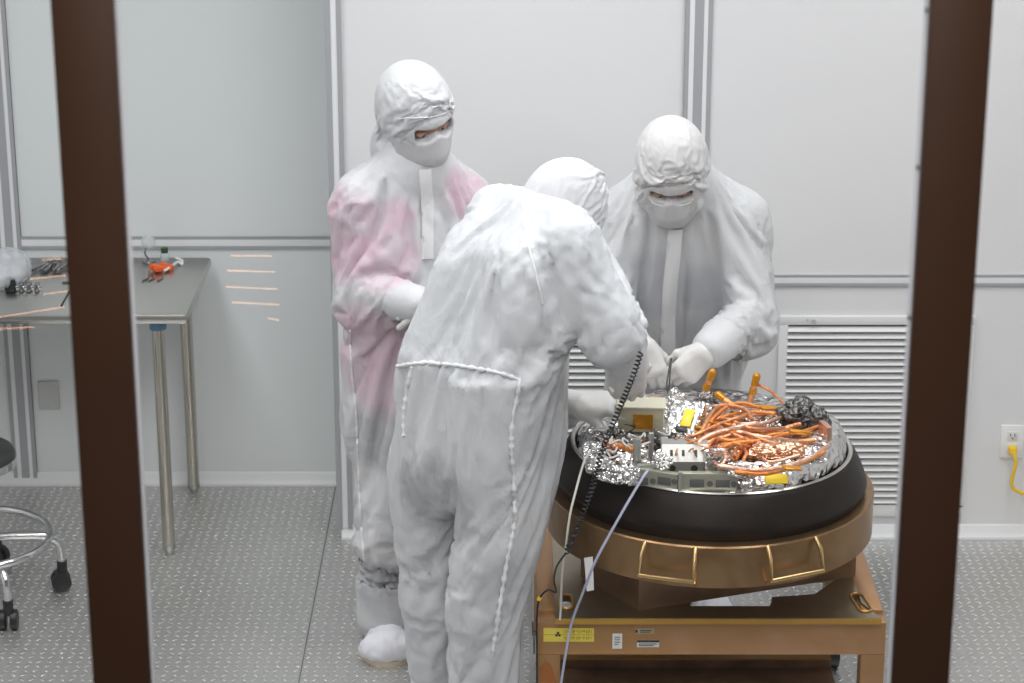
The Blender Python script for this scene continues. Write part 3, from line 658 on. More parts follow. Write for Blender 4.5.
# foil lumps on the left, dark wiring among them
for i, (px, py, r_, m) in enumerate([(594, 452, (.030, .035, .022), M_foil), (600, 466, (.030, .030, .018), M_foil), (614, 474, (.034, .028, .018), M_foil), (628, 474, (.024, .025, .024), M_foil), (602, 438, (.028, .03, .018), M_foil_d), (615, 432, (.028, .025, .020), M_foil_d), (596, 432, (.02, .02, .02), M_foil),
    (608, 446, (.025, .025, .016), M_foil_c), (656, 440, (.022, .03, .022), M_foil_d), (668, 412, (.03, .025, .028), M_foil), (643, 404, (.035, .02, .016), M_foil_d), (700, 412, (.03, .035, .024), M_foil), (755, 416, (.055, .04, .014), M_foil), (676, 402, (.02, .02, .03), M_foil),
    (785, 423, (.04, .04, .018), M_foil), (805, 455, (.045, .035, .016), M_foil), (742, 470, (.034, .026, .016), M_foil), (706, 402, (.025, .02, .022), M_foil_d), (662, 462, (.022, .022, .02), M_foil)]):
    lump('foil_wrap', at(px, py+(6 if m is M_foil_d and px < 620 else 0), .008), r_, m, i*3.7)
lump('copper_sheet', at(772, 449, .024), (.085, .045, .024), M_foil_c, 9, .2)
M_bag = foil_mat('grey_bag', (.13, .125, .12), .34, 40)
# grey bagged unit and black boxes at the right rear
c = at(803, 424, .01); lump('grey_cover', c+Vector((-.01, 0, .028)), (.050, .045, .036), M_bag, 31, .26); lump('grey_cover', c+Vector((.035, -.03, .018)), (.030, .032, .036), M_bag, 37, .22)
bb = MB(); bb.box(c+Vector((.022, -.035, .010)), (.045, .035, .045), (0, 0, R(15)), .004); bb.box(c+Vector((-.045, -.02, .0)), (.03, .03, .04), (0, 0, R(-10)), .003); bb.build('black_unit', M_black, cap)
MB().box(at(825, 437, .015), (.016, .06, .075), (0, 0, R(15)), .003).build('copper_bar', mat('copper_bar', (.60, .36, .27), .35, .8), cap)
# yellow tapes
a = at(772, 480, -.032); MB().box(a+Vector((.008, -.022, .012)), (.058, .004, .026), (R(-38), R(3), R(10)), .001).build('yellow_tape', M_yel, cap)
for px, py, s_ in ((722, 418, (.05, .02, .012)), (770, 408, (.06, .022, .008)), (700, 428, (.03, .015, .01)), (738, 418, (.03, .016, .012)), (800, 432, (.06, .015, .01)), (792, 468, (.05, .02, .006))):
    MB().box(at(px, py, .04), s_, (R(8), R(10), R(12)), .003).build('amber_tape', M_kapton, cap)
MB().box(at(627, 448, .03), (.055, .022, .014), (0, R(10), R(-20)), .005).build('orange_wrap', M_cop2, cap)
# copper wrapped cables
def cable(pts, r_, m, name='copper_cable'):
    """pts: (px, py, height above the equipment deck)"""
    return MB().tube(spline([at(a, b, c) for a, b, c in pts], 7), r_, 9).build(name, m, cap)
CB = [([(690, 452, .03), (706, 437, .055), (740, 427, .06), (757, 424, .06), (764, 430, .03)], .010, M_pink), ([(690, 455, .02), (712, 441, .045), (745, 432, .045), (770, 432, .03), (800, 424, .03)], .009, M_cop),
 ([(694, 450, .02), (705, 425, .05), (720, 406, .06), (745, 410, .055), (752, 420, .05)], .008, M_cop), ([(700, 446, .02), (712, 420, .05), (735, 404, .055), (762, 408, .04)], .008, M_cop2),
 ([(700, 455, .02), (722, 445, .035), (752, 440, .03), (790, 442, .03), (815, 440, .03)], .008, M_cop), ([(735, 460, .02), (745, 448, .03), (768, 436, .04), (800, 432, .035), (822, 425, .03)], .007, M_cop2),
 ([(720, 466, .02), (748, 470, .02), (780, 468, .025), (810, 458, .03), (828, 446, .03)], .009, M_pink), ([(735, 472, .015), (765, 474, .015), (800, 464, .025), (825, 452, .03)], .007, M_cop2),
 ([(757, 384, .04), (772, 392, .03), (785, 405, .02), (795, 410, .02)], .006, M_cop), ([(688, 446, .03), (684, 440, .03), (700, 433, .05), (720, 424, .055), (748, 414, .05)], .007, M_cop),
 ([(715, 455, .03), (722, 452, .035), (726, 458, .03), (720, 466, .02), (714, 462, .02)], .007, M_pink), ([(732, 458, .03), (738, 448, .035), (746, 452, .03), (742, 464, .02)], .007, M_cop),
 ([(672, 448, .02), (684, 452, .02), (700, 450, .03), (716, 452, .02)], .006, M_cop), ([(756, 440, .03), (760, 455, .02), (772, 462, .02), (800, 455, .03)], .006, M_pink), ([(640, 404, .0), (655, 398, .01), (672, 402, .01), (690, 406, .01)], .006, M_cop)]
rnd = random.Random(21)
for i in range(13):
    x0, y0 = rnd.uniform(690, 720), rnd.uniform(425, 455); x1, y1 = rnd.uniform(748, 810), rnd.uniform(408, 450); mx_, my_ = (x0+x1)/2+rnd.uniform(-12, 12), (y0+y1)/2+rnd.uniform(-14, 8)
    CB.append(([(x0, y0, .015), ((x0+mx_)/2, (y0+my_)/2-4, .05), (mx_, my_, .045+rnd.uniform(-.01, .015)), ((x1+mx_)/2, (y1+my_)/2+rnd.uniform(-4, 4), .035), (x1, y1, .015)], rnd.uniform(.0045, .008), rnd.choice((M_cop, M_cop2, M_pink, M_cop))))
for i in range(18):
    x0, y0 = rnd.uniform(668, 735), rnd.uniform(405, 460); x1, y1 = x0+rnd.uniform(-10, 50), y0+rnd.uniform(-22, 18); x1 = min(x1, 815); y1 = min(max(y1, 408), 462)
    CB.append(([(x0, y0, .012), (x0*.7+x1*.3+rnd.uniform(-6, 6), y0*.7+y1*.3-rnd.uniform(0, 8), .05), (x0*.3+x1*.7, y0*.3+y1*.7-rnd.uniform(-4, 6), .05), (x1, y1, .015)], rnd.uniform(.0028, .0042), rnd.choice((M_cop, M_pink, M_kapton, M_cop2))))
for p_, r_, m in CB: cable(p_, r_*.74, m)
def probe(a, b, za, zb):
    """copper wrapped rod rising from the deck with an amber cap"""
    p, q = at(*a, za), at(*b, zb); o = MB().tube([p, p.lerp(q, .5), q], [.009, .0085, .008], 12).build('copper_probe', M_cop, cap)
    d = (q-p).normalized(); MB().tube([q-d*.030, q-d*.004, q, q+d*.006], [.0098, .0105, .0098, .005], 12).build('amber_cap', M_kapton, o)
    MB().tube([p.lerp(q, .42), p.lerp(q, .60)], .0100, 12).build('amber_band', M_kapton, o)
def at2(px, py, Y): return W(px, py, Y)
def probeW(a, b):
    p, q = a, b; o = MB().tube([p, p.lerp(q, .5), q], [.0095, .009, .0085], 12).build('copper_probe', M_cop, cap)
    d = (q-p).normalized(); MB().tube([q-d*.030, q-d*.004, q, q+d*.006], [.0100, .0112, .0105, .005], 12).build('amber_cap', M_kapton, o)
    MB().tube([p.lerp(q, .42), p.lerp(q, .60)], .0106, 12).build('amber_band', M_kapton, o)
probeW(W(700, 404, 6.06), W(713, 371, 6.08)); probeW(W(749, 407, 6.05), W(757, 375, 6.06)); probeW(W(757, 424, 5.90), W(717, 394, 6.0))
dw = MB()
rnd = random.Random(8)
for i in range(6):
    x, y = rnd.uniform(592, 660), rnd.uniform(425, 470); pts = [at(x, y, .03)]
    for k in range(3): x += rnd.uniform(-14, 14); y += rnd.uniform(-8, 8); pts.append(at(min(max(x, 588), 665), min(max(y, 418), 474), rnd.uniform(.02, .05)))
    dw.tube(spline(pts, 6), .0018, 6)
dw.build('black_wiring', M_black, cap)
sw = MB()
for i in range(10):
    x, y = rnd.uniform(600, 665), rnd.uniform(430, 470); pts = [at(x, y, .03)]
    for k in range(3): x += rnd.uniform(-12, 12); y += rnd.uniform(-7, 7); pts.append(at(x, y, rnd.uniform(.025, .055)))
    sw.tube(spline(pts, 6), .0025, 6)
sw.build('white_wiring', M_white, cap)

# ------------------------------------------------------------------ loose leads
def coil(pts, R0, r_, turns):
    P = spline(pts, 60); n = turns*10; out = []; seg = [(P[i+1]-P[i]).length for i in range(len(P)-1)]; tot = sum(seg)
    for k in range(n+1):
        s = tot*k/n; i = 0
        while i < len(seg)-1 and s > seg[i]: s -= seg[i]; i += 1
        p = P[i].lerp(P[i+1], s/max(seg[i], 1e-9)); t_ = (P[i+1]-P[i]).normalized(); u = t_.orthogonal().normalized() if i == 0 and k == 0 else u
        u = (u-t_*u.dot(t_)).normalized(); v = t_.cross(u); a = 2*PI*k/10; out.append(p+(u*math.cos(a)+v*math.sin(a))*R0)
    return out
t = thing('wrist_strap_cord', 'black coiled grounding cord running from the bending worker wrist down to the cart', 'cord', W(640, 352, 5.56))
MB().tube(coil([W(641, 352, 5.43), W(633, 376, 5.43), W(618, 412, 5.45), W(604, 446, 5.46), W(592, 488, 5.42), W(580, 520, 5.41), W(566, 553, 5.42)], .0062, .0022, 52), .0022, 6).build('coiled_section', M_black, t)
MB().tube(spline([W(566, 553, 5.42), W(557, 566, 5.44), W(554, 580, 5.48), W(556, 592, 5.52), W(548, 590, 5.53), W(540, 598, 5.53), W(537, 615, 5.53), W(537, 660, 5.53), W(537, 690, 5.53)], 8), .0026, 7).build('straight_section', M_black, t)
MB().tube([W(540, 597, 5.53), W(538.5, 600, 5.53)], .006, 8).build('yellow_snap', M_yellow, t)
t = tag(MB().tube(spline([W(648, 470, 5.50), W(640, 482, 5.47), W(620, 516, 5.43), W(596, 560, 5.42), W(584, 590, 5.47), W(572, 622, 5.53), W(566, 652, 5.53), W(560, 690, 5.53)], 8), .0036, 8).build('blue_lead', mat('blue_white_lead', (.42, .44, .58), .35)), 'pale blue lead hanging from the front bracket past the ring to the floor', 'cable')
t = tag(MB().tube(spline([W(590, 452, 5.57), W(584, 462, 5.52), W(576, 490, 5.46), W(570, 515, 5.43), W(566, 545, 5.43), W(562, 575, 5.48), W(561, 604, 5.53), W(560, 620, 5.53)], 8), .0030, 8).build('white_lead', mat('white_lead', (.62, .60, .55), .4)), 'thin whitish lead hanging over the left edge of the heat shield', 'cable')
a = W(588, 558, 5.46)
t = tag(MB().prism([(-.010, 0), (.012, .004), (.016, -.088), (-.002, -.092)], 0, .0012, Matrix.Translation(a) @ Matrix.Rotation(PI/2, 4, 'X')).build('paper_tag', mat('paper_tag', (.75, .74, .73), .6)), 'small white paper tag hanging under the left side of the ring', 'tag')
# ------------------------------------------------------------------ people in cleanroom suits
def drape(V, Q, bV, bQ, pin, frames=22, grow=0.06, bend=0.4):
    """let the garment settle as cloth on the body"""
    me = bpy.data.meshes.new('g'); me.from_pydata(V.tolist(), [], Q.tolist()); me.update()
    g = bpy.data.objects.new('g', me); COL.objects.link(g)
    mb = bpy.data.meshes.new('b'); mb.from_pydata(bV.tolist(), [], bQ.tolist()); mb.update()
    b = bpy.data.objects.new('b', mb); COL.objects.link(b)
    vg = g.vertex_groups.new(name='pin')
    for wgt in np.unique(np.round(pin, 1)):
        if wgt > 0: vg.add(np.where(np.round(pin, 1) == wgt)[0].tolist(), float(wgt), 'REPLACE')
    cm = b.modifiers.new('col', 'COLLISION'); b.collision.thickness_outer = 0.004; b.collision.cloth_friction = 12
    md = g.modifiers.new('cloth', 'CLOTH'); st = md.settings
    st.quality = 6; st.mass = 0.12; st.tension_stiffness = 20; st.compression_stiffness = 20; st.shear_stiffness = 8; st.bending_stiffness = bend
    st.tension_damping = 12; st.compression_damping = 12; st.bending_damping = 1.0; st.air_damping = 3
    st.vertex_group_mass = 'pin'; st.pin_stiffness = 1.0; st.shrink_min = -grow; st.shrink_max = -grow
    md.collision_settings.distance_min = 0.004; md.collision_settings.collision_quality = 2; md.collision_settings.use_self_collision = False
    md.point_cache.frame_start = 1; md.point_cache.frame_end = frames
    S.frame_start = 1; S.frame_end = frames
    for fr in range(1, frames+1): S.frame_set(fr)
    dg = bpy.context.evaluated_depsgraph_get(); ev = g.evaluated_get(dg); m2 = ev.to_mesh()
    out = np.empty(len(m2.vertices)*3); m2.vertices.foreach_get('co', out); ev.to_mesh_clear()
    bpy.data.objects.remove(g); bpy.data.objects.remove(b); S.frame_set(1)
    return out.reshape(-1, 3)

def frame_of(f, u):
    """columns right, forward, up"""
    f = Vector(f).normalized(); u = Vector(u); r = f.cross(u).normalized(); u = r.cross(f).normalized()
    return np.array([[r.x, f.x, u.x], [r.y, f.y, u.y], [r.z, f.z, u.z]])
def limb(a, b, r1, r2, k=0.04): return ('c', a, b, r1, r2, k)

SUIT = None
def suit_prims(J, r):
    """garment volume from joints J and radii r"""
    s = (J['shR']-J['shL']).normalized(); sp = (J['hipR']-J['hipL']).normalized()
    P = []
    for sg in (-1, 1):
        c = J['chest']+s*sg*r['cw']; wv = (s+sp).normalized(); wa = J['waist']+wv*sg*r['ww']; pe = J['pelvis']+sp*sg*r['pw']
        P += [limb(c, wa, r['chest'], r['waist'], 0.06), limb(wa, pe, r['waist'], r['pelvis'], 0.05)]
    P += [limb(J['chest']-s*r['cw'], J['chest']+s*r['cw'], r['chest'], r['chest'], 0.05),
          limb(J['pelvis']-sp*r['pw'], J['pelvis']+sp*r['pw'], r['pelvis'], r['pelvis'], 0.05),
          limb(J['shL'], J['shR'], r['sh'], r['sh'], 0.05), limb(J['neckb'], J['neck'], r['sh'], r['neck'], 0.05)]
    for sd in 'LR':
        if r.get('trap', 1): P += [limb(J['neck'], J['sh'+sd], r['neck']*1.05, r['sh']*.92, 0.06)]
        P += [limb(J['sh'+sd], J['el'+sd], r['ua'], r['el'], 0.035), limb(J['el'+sd], J['wr'+sd], r['el'], r['wr'], 0.03),
              limb(J['hip'+sd], J['kn'+sd], r['th'], r['kn'], 0.04), limb(J['kn'+sd], J['an'+sd], r['kn'], r['an'], 0.03)]
    return P

# hood, head, mask in head coordinates (x right, y forward, z up), origin mid-head
def head_field(kind, lm):
    def f(G, grow=0.0):
        def L(x): return x
        if kind == 'head':
            F = sd_ell(G, (0, -.012, .025), (.074, .096, .105))
            F = smin(F, sd_cone(G, (0, .02, -.03), (0, .045, -.085), .062, .04), .04)
            F = smin(F, sd_cone(G, (0, -.03, -.05), (0, -.05, -.19), .052, .056), .03)
            F = smin(F, sd_cone(G, (-.035, .078, .022), (.035, .078, .022), .013, .013), .02)      # brow
            F = smin(F, sd_cone(G, (0, .086, .012), (0, .097, -.028), .008, .011), .012)           # nose
            for x in (-1, 1):
                F = smax(F, -sd_ell(G, (x*.032, .094, .003), (.017, .012, .010)), .008)            # eye sockets
                F = smin(F, sd_ell(G, (x*.078, -.01, -.005), (.008, .018, .03)), .006)             # ears
            F = smin(F, sd_cone(G, (-.018, .088, -.062), (.018, .088, -.062), .008, .008), .01)    # lips
            return F
        if kind == 'hood':
            F = sd_ell(G, (0, -.012, .028), (.098, .117, .122))
            F = smin(F, sd_cone(G, (0, .02, -.03), (0, .04, -.09-lm.get('jz', 0)), .088, .066), .05)
            F = smin(F, sd_cone(G, (0, -.025, -.04), (0, lm.get('ny', -.045), -.15), .088, lm.get('nr', .105)), .05)
            return F
        if kind == 'mask':
            jz = lm.get('jz', 0)
            F = smin(sd_cone(G, (0, .02, -.03), (0, .04, -.09-jz), .088, .066)-.006, sd_cone(G, (0, .088, -.008), (0, .090, -.06), .014, .030), .06)
            return F
    return f
def head_mesh(kind, c, M, h, lo, hi, lm={}, slot=None, seed=0, crumple=0.0, clip=None, cloth=0, sc=1.0):
    G = grid(lo, hi, h); F = head_field(kind, lm)(G)
    if slot is not None:   # eye opening
        F = smax(F, -sd_box(G, slot[0], slot[1], slot[2]), .006)
    if clip is not None: F = clip(G, F)
    F[0], F[-1], F[:, 0], F[:, -1], F[:, :, 0], F[:, :, -1] = 1, 1, 1, 1, 1, 1
    V, Q = surface(F, lo, h); V = smooth_v(V, Q, 2, .5)
    if crumple:
        d = np.array([fold_noise(Vector(v), seed) for v in V]); nrm = vnormals(V, Q)
        V = V+nrm*(d*crumple)[:, None]
    V = V*sc; X = V@np.array(M).T+np.array(c)
    if cloth:
        pin = np.full(len(V), .12); d = np.linalg.norm((V/sc-np.array(slot[0]))*np.array((1/.085, 1/.10, 1/.045)), axis=1); pin[d < 1] = 1; pin[V[:, 2] < -.11*sc] = 1
        B = sculpt([('e', tuple(np.array(M)@np.array((0, -.012*sc, .028*sc))+np.array(c)), (.088*sc, .106*sc, .110*sc), np.array(M)), ('c', tuple(np.array(M)@np.array((0, .02, -.03))+np.array(c)), tuple(np.array(M)@np.array((0, .03, -.09))+np.array(c)), .076, .05)], .012)
        X = smooth_v(drape(X, Q, B[0], B[1], pin, cloth, .10, .02), Q, 1, .3)
    return X, Q
def seam(name, V, Q, pts, r, m, parent, pucker=0.35, step=0.006, width=None, seed=1):
    """gathered serged seam lying on the surface through pts"""
    bv = BVHTree.FromPolygons(V.tolist(), Q.tolist()); P = spline(pts, 24); rnd = random.Random(seed)
    path = []; last = None
    for p in P:
        q, nrm, i, d = bv.ray_cast(cam.location, (p-cam.location).normalized())
        if q is None: q, nrm, i, d = bv.find_nearest(p)
        if last is None or (q-last).length > step: path.append((q+nrm*r*0.35, nrm)); last = q
    cs = [a for a, b in path]; rr = [r*(1+pucker*math.sin(i*2.1+rnd.random()*1.6)) for i in range(len(cs))]
    return MB().tube(cs, rr, 7).build(name, m, parent, angle=80)

# ---------------- gloves: palm and five separate bent fingers
def hand_prims(side, curl, thumb, spread=0.08):
    """local: x to the fingers, y to the thumb, z back of hand. curl: four (mcp,pip,dip) triples in radians; side +1/-1 mirrors y"""
    P = []
    base = [(.088, .028), (.092, .008), (.088, -.013), (.080, -.032)]; ln = [(.044, .026, .022), (.048, .030, .023), (.044, .028, .022), (.034, .021, .019)]
    P += [('c', (.012, .018, 0), (.084, .027, 0), .018, .0145, .02), ('c', (.012, .002, 0), (.088, .008, .001), .019, .015, .02),
          ('c', (.012, -.012, 0), (.084, -.012, 0), .018, .0145, .02), ('c', (.012, -.02, -.002), (.076, -.031, -.002), .016, .0135, .02),
          ('c', (.02, .022, -.008), (.05, .03, -.012), .018, .015, .02)]
    for i in range(4):
        p = Vector((base[i][0], base[i][1], 0)); a = 0; sa = spread*(1.2-i*.8)
        for j in range(3):
            a += curl[i][j]; d = Vector((math.cos(a)*math.cos(sa), math.sin(sa)*math.cos(a), -math.sin(a)))
            q = p+d*ln[i][j]; r0 = (.0115, .0105, .0095)[j]-(.0012 if i == 3 else 0)
            P.append(('c', tuple(p), tuple(q), r0, r0-.0010, .004)); p = q
    p = Vector((.028, .03, -.010))
    for j, (d, l, r0) in enumerate(zip(thumb, (.042, .034, .028), (.0155, .0125, .0110))):
        d = Vector(d).normalized(); q = p+d*l; P.append(('c', tuple(p), tuple(q), r0, r0-.0015, .006)); p = q
    if side < 0:
        fl = lambda t: (t[0], -t[1], t[2])
        P = [('c', fl(a[1]), fl(a[2]), *a[3:]) for a in P]
    return [('c', *a[1:]) for a in P]
def make_glove(name, wrist, xdir, zdir, side, curl, thumb, elbow, m, parent, cuff=0.09, seed=1, spread=.08, scale=1.0, cr=.043):
    """wrist point, finger direction, back-of-hand direction; gauntlet runs back toward elbow"""
    x = Vector(xdir).normalized(); z = Vector(zdir); z = (z-x*z.dot(x)).normalized(); y = z.cross(x)
    # right hand seen from its back has the thumb to its left (+y when z up, x ahead)
    M = np.array([[x.x, y.x, z.x], [x.y, y.y, z.y], [x.z, y.z, z.z]])
    if side < 0: thumb = [(a, -b, c) for a, b, c in thumb]          # thumb directions are given as seen on that hand
    P = hand_prims(side, curl, thumb, spread)
    e = (Vector(elbow)-Vector(wrist)).normalized()
    el = np.array([e.dot(x), e.dot(y), e.dot(z)])
    P += [('c', (.012, 0, 0), tuple(el*.03), .026, .031, .02), ('c', tuple(el*.03), tuple(el*cuff), .031, cr, .02)]
    V, Q = sculpt(P, .0028, pad=.012, k=.012)
    V = smooth_v(V, Q, 2, .5)
    N = vnormals(V, Q)                                   # slack latex: rings at the cuff, small creases on the hand
    t = V@el
    dd = np.array([mnoise.noise(Vector(v)*45+Vector((seed, 0, 0))) for v in V])*.0016
    dd += np.where(t > .0, np.sin(t*330+dd*900)*.0016*np.clip(t/.04, 0, 1), 0)
    V = V+N*dd[:, None]
    V = (V*scale)@M.T+np.array(wrist)
    return mesh_obj(name, V, Q, m, parent)

def make_suit(J, r, bodyscale=0.72, h=0.013, grow=0.06, frames=22, extra=None, bend=0.4, pins=(), crisp=1.0, free=False):
    P = suit_prims(J, r)+(extra or [])
    V, Q = sculpt(P, h)
    V = smooth_v(V, Q, 2, .5)
    B = [(p[0], p[1], p[2], p[3]*bodyscale, p[4]*bodyscale, p[5]) if p[0] == 'c' else p for p in P]
    bV, bQ = sculpt(B, .018)
    bV = smooth_v(bV, bQ, 2, .5)
    pin = np.full(len(V), BASE)
    wz=np.abs((V-np.array(J['waist']))@np.array((J['chest']-J['pelvis']).normalized())); pin[wz<.010]=WAIST
    for c, rad in [(J['neck'], .11), (J['wrL'], .075), (J['wrR'], .075), (J['anL'], .10), (J['anR'], .10)][:3 if free else 5]+list(pins):
        d = np.linalg.norm(V-np.array(c), axis=1); pin = np.maximum(pin, np.clip(1-(d-rad)/.03, 0, 1))
    V2 = drape(V, Q, bV, bQ, pin, frames, grow, bend)
    V2 = smooth_v(V2, Q, 1, .3)
    V2 = V2+(V2-smooth_v(V2, Q, 7, .5))*crisp        # deepen the folds
    return V2, Q, V

# ------------------------------------------------------------------ the three workers
def suit_mat(name, col, tint=None):
    """thin white nylon; tint=(colour, [(centre, radius), ...]) where the clothing under it shows through"""
    m = bpy.data.materials.new(name); m.use_nodes = True; nt = m.node_tree; b = nt.nodes['Principled BSDF']; Lk = nt.links
    b.inputs['Base Color'].default_value = (*col, 1); b.inputs['Roughness'].default_value = .48; b.inputs['Specular IOR Level'].default_value = .4
    b.inputs['Sheen Weight'].default_value = .15; b.inputs['Subsurface Weight'].default_value = .12; b.inputs['Subsurface Radius'].default_value = (.012, .012, .012)
    tc = nt.nodes.new('ShaderNodeTexCoord')
    mp = nt.nodes.new('ShaderNodeMapping'); mp.inputs['Scale'].default_value = (1, 1, .55); Lk.new(tc.outputs['Object'], mp.inputs[0])
    n1 = nt.nodes.new('ShaderNodeTexNoise'); n1.inputs['Scale'].default_value = 14; n1.inputs['Detail'].default_value = 3; n1.inputs['Distortion'].default_value = .8; Lk.new(mp.outputs[0], n1.inputs['Vector'])
    n2 = nt.nodes.new('ShaderNodeTexNoise'); n2.inputs['Scale'].default_value = 45; n2.inputs['Detail'].default_value = 4; n2.inputs['Distortion'].default_value = 1.0; Lk.new(mp.outputs[0], n2.inputs['Vector'])
    def ridge(o):
        a = nt.nodes.new('ShaderNodeMath'); a.operation = 'SUBTRACT'; Lk.new(o, a.inputs[0]); a.inputs[1].default_value = .5
        c = nt.nodes.new('ShaderNodeMath'); c.operation = 'ABSOLUTE'; Lk.new(a.outputs[0], c.inputs[0]); return c.outputs[0]
    b1 = nt.nodes.new('ShaderNodeBump'); b1.inputs['Strength'].default_value = .30; b1.inputs['Distance'].default_value = .02; b1.invert = True; Lk.new(ridge(n1.outputs[0]), b1.inputs['Height'])
    b2 = nt.nodes.new('ShaderNodeBump'); b2.inputs['Strength'].default_value = .22; b2.inputs['Distance'].default_value = .005; b2.invert = True; Lk.new(ridge(n2.outputs[0]), b2.inputs['Height']); Lk.new(b1.outputs[0], b2.inputs['Normal'])
    Lk.new(b2.outputs[0], b.inputs['Normal'])
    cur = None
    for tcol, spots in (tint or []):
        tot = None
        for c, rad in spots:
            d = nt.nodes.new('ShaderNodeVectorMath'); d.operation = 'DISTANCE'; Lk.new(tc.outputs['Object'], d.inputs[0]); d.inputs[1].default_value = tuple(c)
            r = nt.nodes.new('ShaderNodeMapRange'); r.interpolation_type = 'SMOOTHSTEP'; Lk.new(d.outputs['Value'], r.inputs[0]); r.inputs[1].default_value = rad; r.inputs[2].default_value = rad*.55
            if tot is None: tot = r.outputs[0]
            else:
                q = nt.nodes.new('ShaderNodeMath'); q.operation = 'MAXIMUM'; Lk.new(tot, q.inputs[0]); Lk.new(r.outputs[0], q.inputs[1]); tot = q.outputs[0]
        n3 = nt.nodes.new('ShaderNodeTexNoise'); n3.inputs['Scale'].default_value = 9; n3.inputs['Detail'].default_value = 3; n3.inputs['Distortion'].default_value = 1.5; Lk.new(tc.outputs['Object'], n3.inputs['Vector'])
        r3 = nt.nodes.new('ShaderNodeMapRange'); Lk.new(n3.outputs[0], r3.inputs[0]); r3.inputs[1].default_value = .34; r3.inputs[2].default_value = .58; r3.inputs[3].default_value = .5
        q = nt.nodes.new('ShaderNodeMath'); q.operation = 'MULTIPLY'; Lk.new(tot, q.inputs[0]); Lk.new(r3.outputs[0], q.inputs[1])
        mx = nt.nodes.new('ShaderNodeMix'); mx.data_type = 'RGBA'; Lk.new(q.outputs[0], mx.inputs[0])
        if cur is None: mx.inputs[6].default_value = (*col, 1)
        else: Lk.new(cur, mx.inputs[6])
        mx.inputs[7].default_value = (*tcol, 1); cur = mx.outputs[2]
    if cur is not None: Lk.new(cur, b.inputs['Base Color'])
    return m
M_seam = mat('white_seam', (.72, .72, .73), .6); M_glove = mat('white_glove', (.60, .595, .58), .5, sss=.05, bump=(70, .12, .003)); M_mask = mat('white_mask', (.60, .60, .615), .7, bump=(90, .1, .002))
M_skin = mat('skin', (.46, .25, .17), .5, sss=.15, vary=(30, .12)); M_hair = mat('brow_hair', (.035, .02, .012), .7)
M_sole = mat('boot_sole', (.55, .47, .36), .6); M_boot = mat('boot_cover', (.72, .73, .78), .5, bump=(30, .4, .012))
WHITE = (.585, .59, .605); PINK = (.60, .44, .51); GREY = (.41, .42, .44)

def wear_head(person, c, f, u, suit_m, seed, slot, lm={}, hl=(-.15, -.19, -.235), hh=(.14, .15, .17), crumple=.008, mask=True, sc=1.06):
    """hood, mask and eyes in the head frame"""
    M = frame_of(f, u)
    cz = lambda G, F: smax(F, -(G[..., 2]+.20), .01)
    hV, hQ = head_mesh('hood', c, M, .0055, hl, hh, lm, slot, seed, crumple*.35, None, 12, sc)
    hood = mesh_obj('hood', hV, hQ, suit_m, person)
    if mask:
        def mc(G, F):
            top = G[..., 2]+.014-.020*np.exp(-(G[..., 0]/.022)**2)
            F = smax(F, top, .004); return smax(F, -(G[..., 1]-.035), .004)
        mV, mQ = head_mesh('mask', c, M, .004, (-.12, 0, -.215), (.12, .17, .04), lm, None, seed+2, .002, mc, 0, sc)
        mesh_obj('face_mask', mV, mQ, M_mask, person)
    P = lambda x, y, z: Vector(M@np.array((x, y, z)))*sc+Vector(c)
    for x in (-.032, .032):
        e = MB().ball(P(x, .0795, .002), .0125, 18).build('eye', mat('eye_white', (.62, .58, .54), .2), person)
        MB().ball(P(x*.96, .0885, .0), .0055, 12).build('iris', mat('iris_brown', (.04, .02, .012), .15), e)
        MB().tube([P(x-.017, .084, .007), P(x, .0905, .008), P(x+.017, .084, .006)], [.004, .0065, .004], 8).build('eyelid', M_skin, e)
        MB().tube([P(x-.02, .088, .0225), P(x, .0945, .0265), P(x+.018, .087, .024)], [.003, .005, .003], 8).build('eyebrow', M_hair, person)
    return M, P, hV, hQ
def wear_body(person, J, r, c, M, scale=.66, sc=1.06):
    """one continuous body under the suit, head included"""
    P = [(p[0], p[1], p[2], p[3]*scale, p[4]*scale, p[5]) for p in suit_prims(J, r)]
    hd = lambda a: tuple(np.array(M)@np.array(a)+np.array(c))
    G_lo, G_hi = np.array((-.12, -.14, -.21)), np.array((.12, .15, .16))
    def post(G, F):
        q = (G-np.array(c, np.float32))@np.array(M, np.float32)/sc; m = np.all((q > G_lo) & (q < G_hi), -1)
        d = head_field('head', {})(q[m])*sc; F[m] = smin(F[m], d, .01); return F
    V, Q = sculpt(P+[('c', J['neckb'], hd((0, -.04, -.16)), .06, .055, .03), ('e', hd((0, -.012, .025)), (.07, .09, .10), np.array(M), .02)], .0075, post=post)
    return mesh_obj('body', V, Q, M_skin, person)
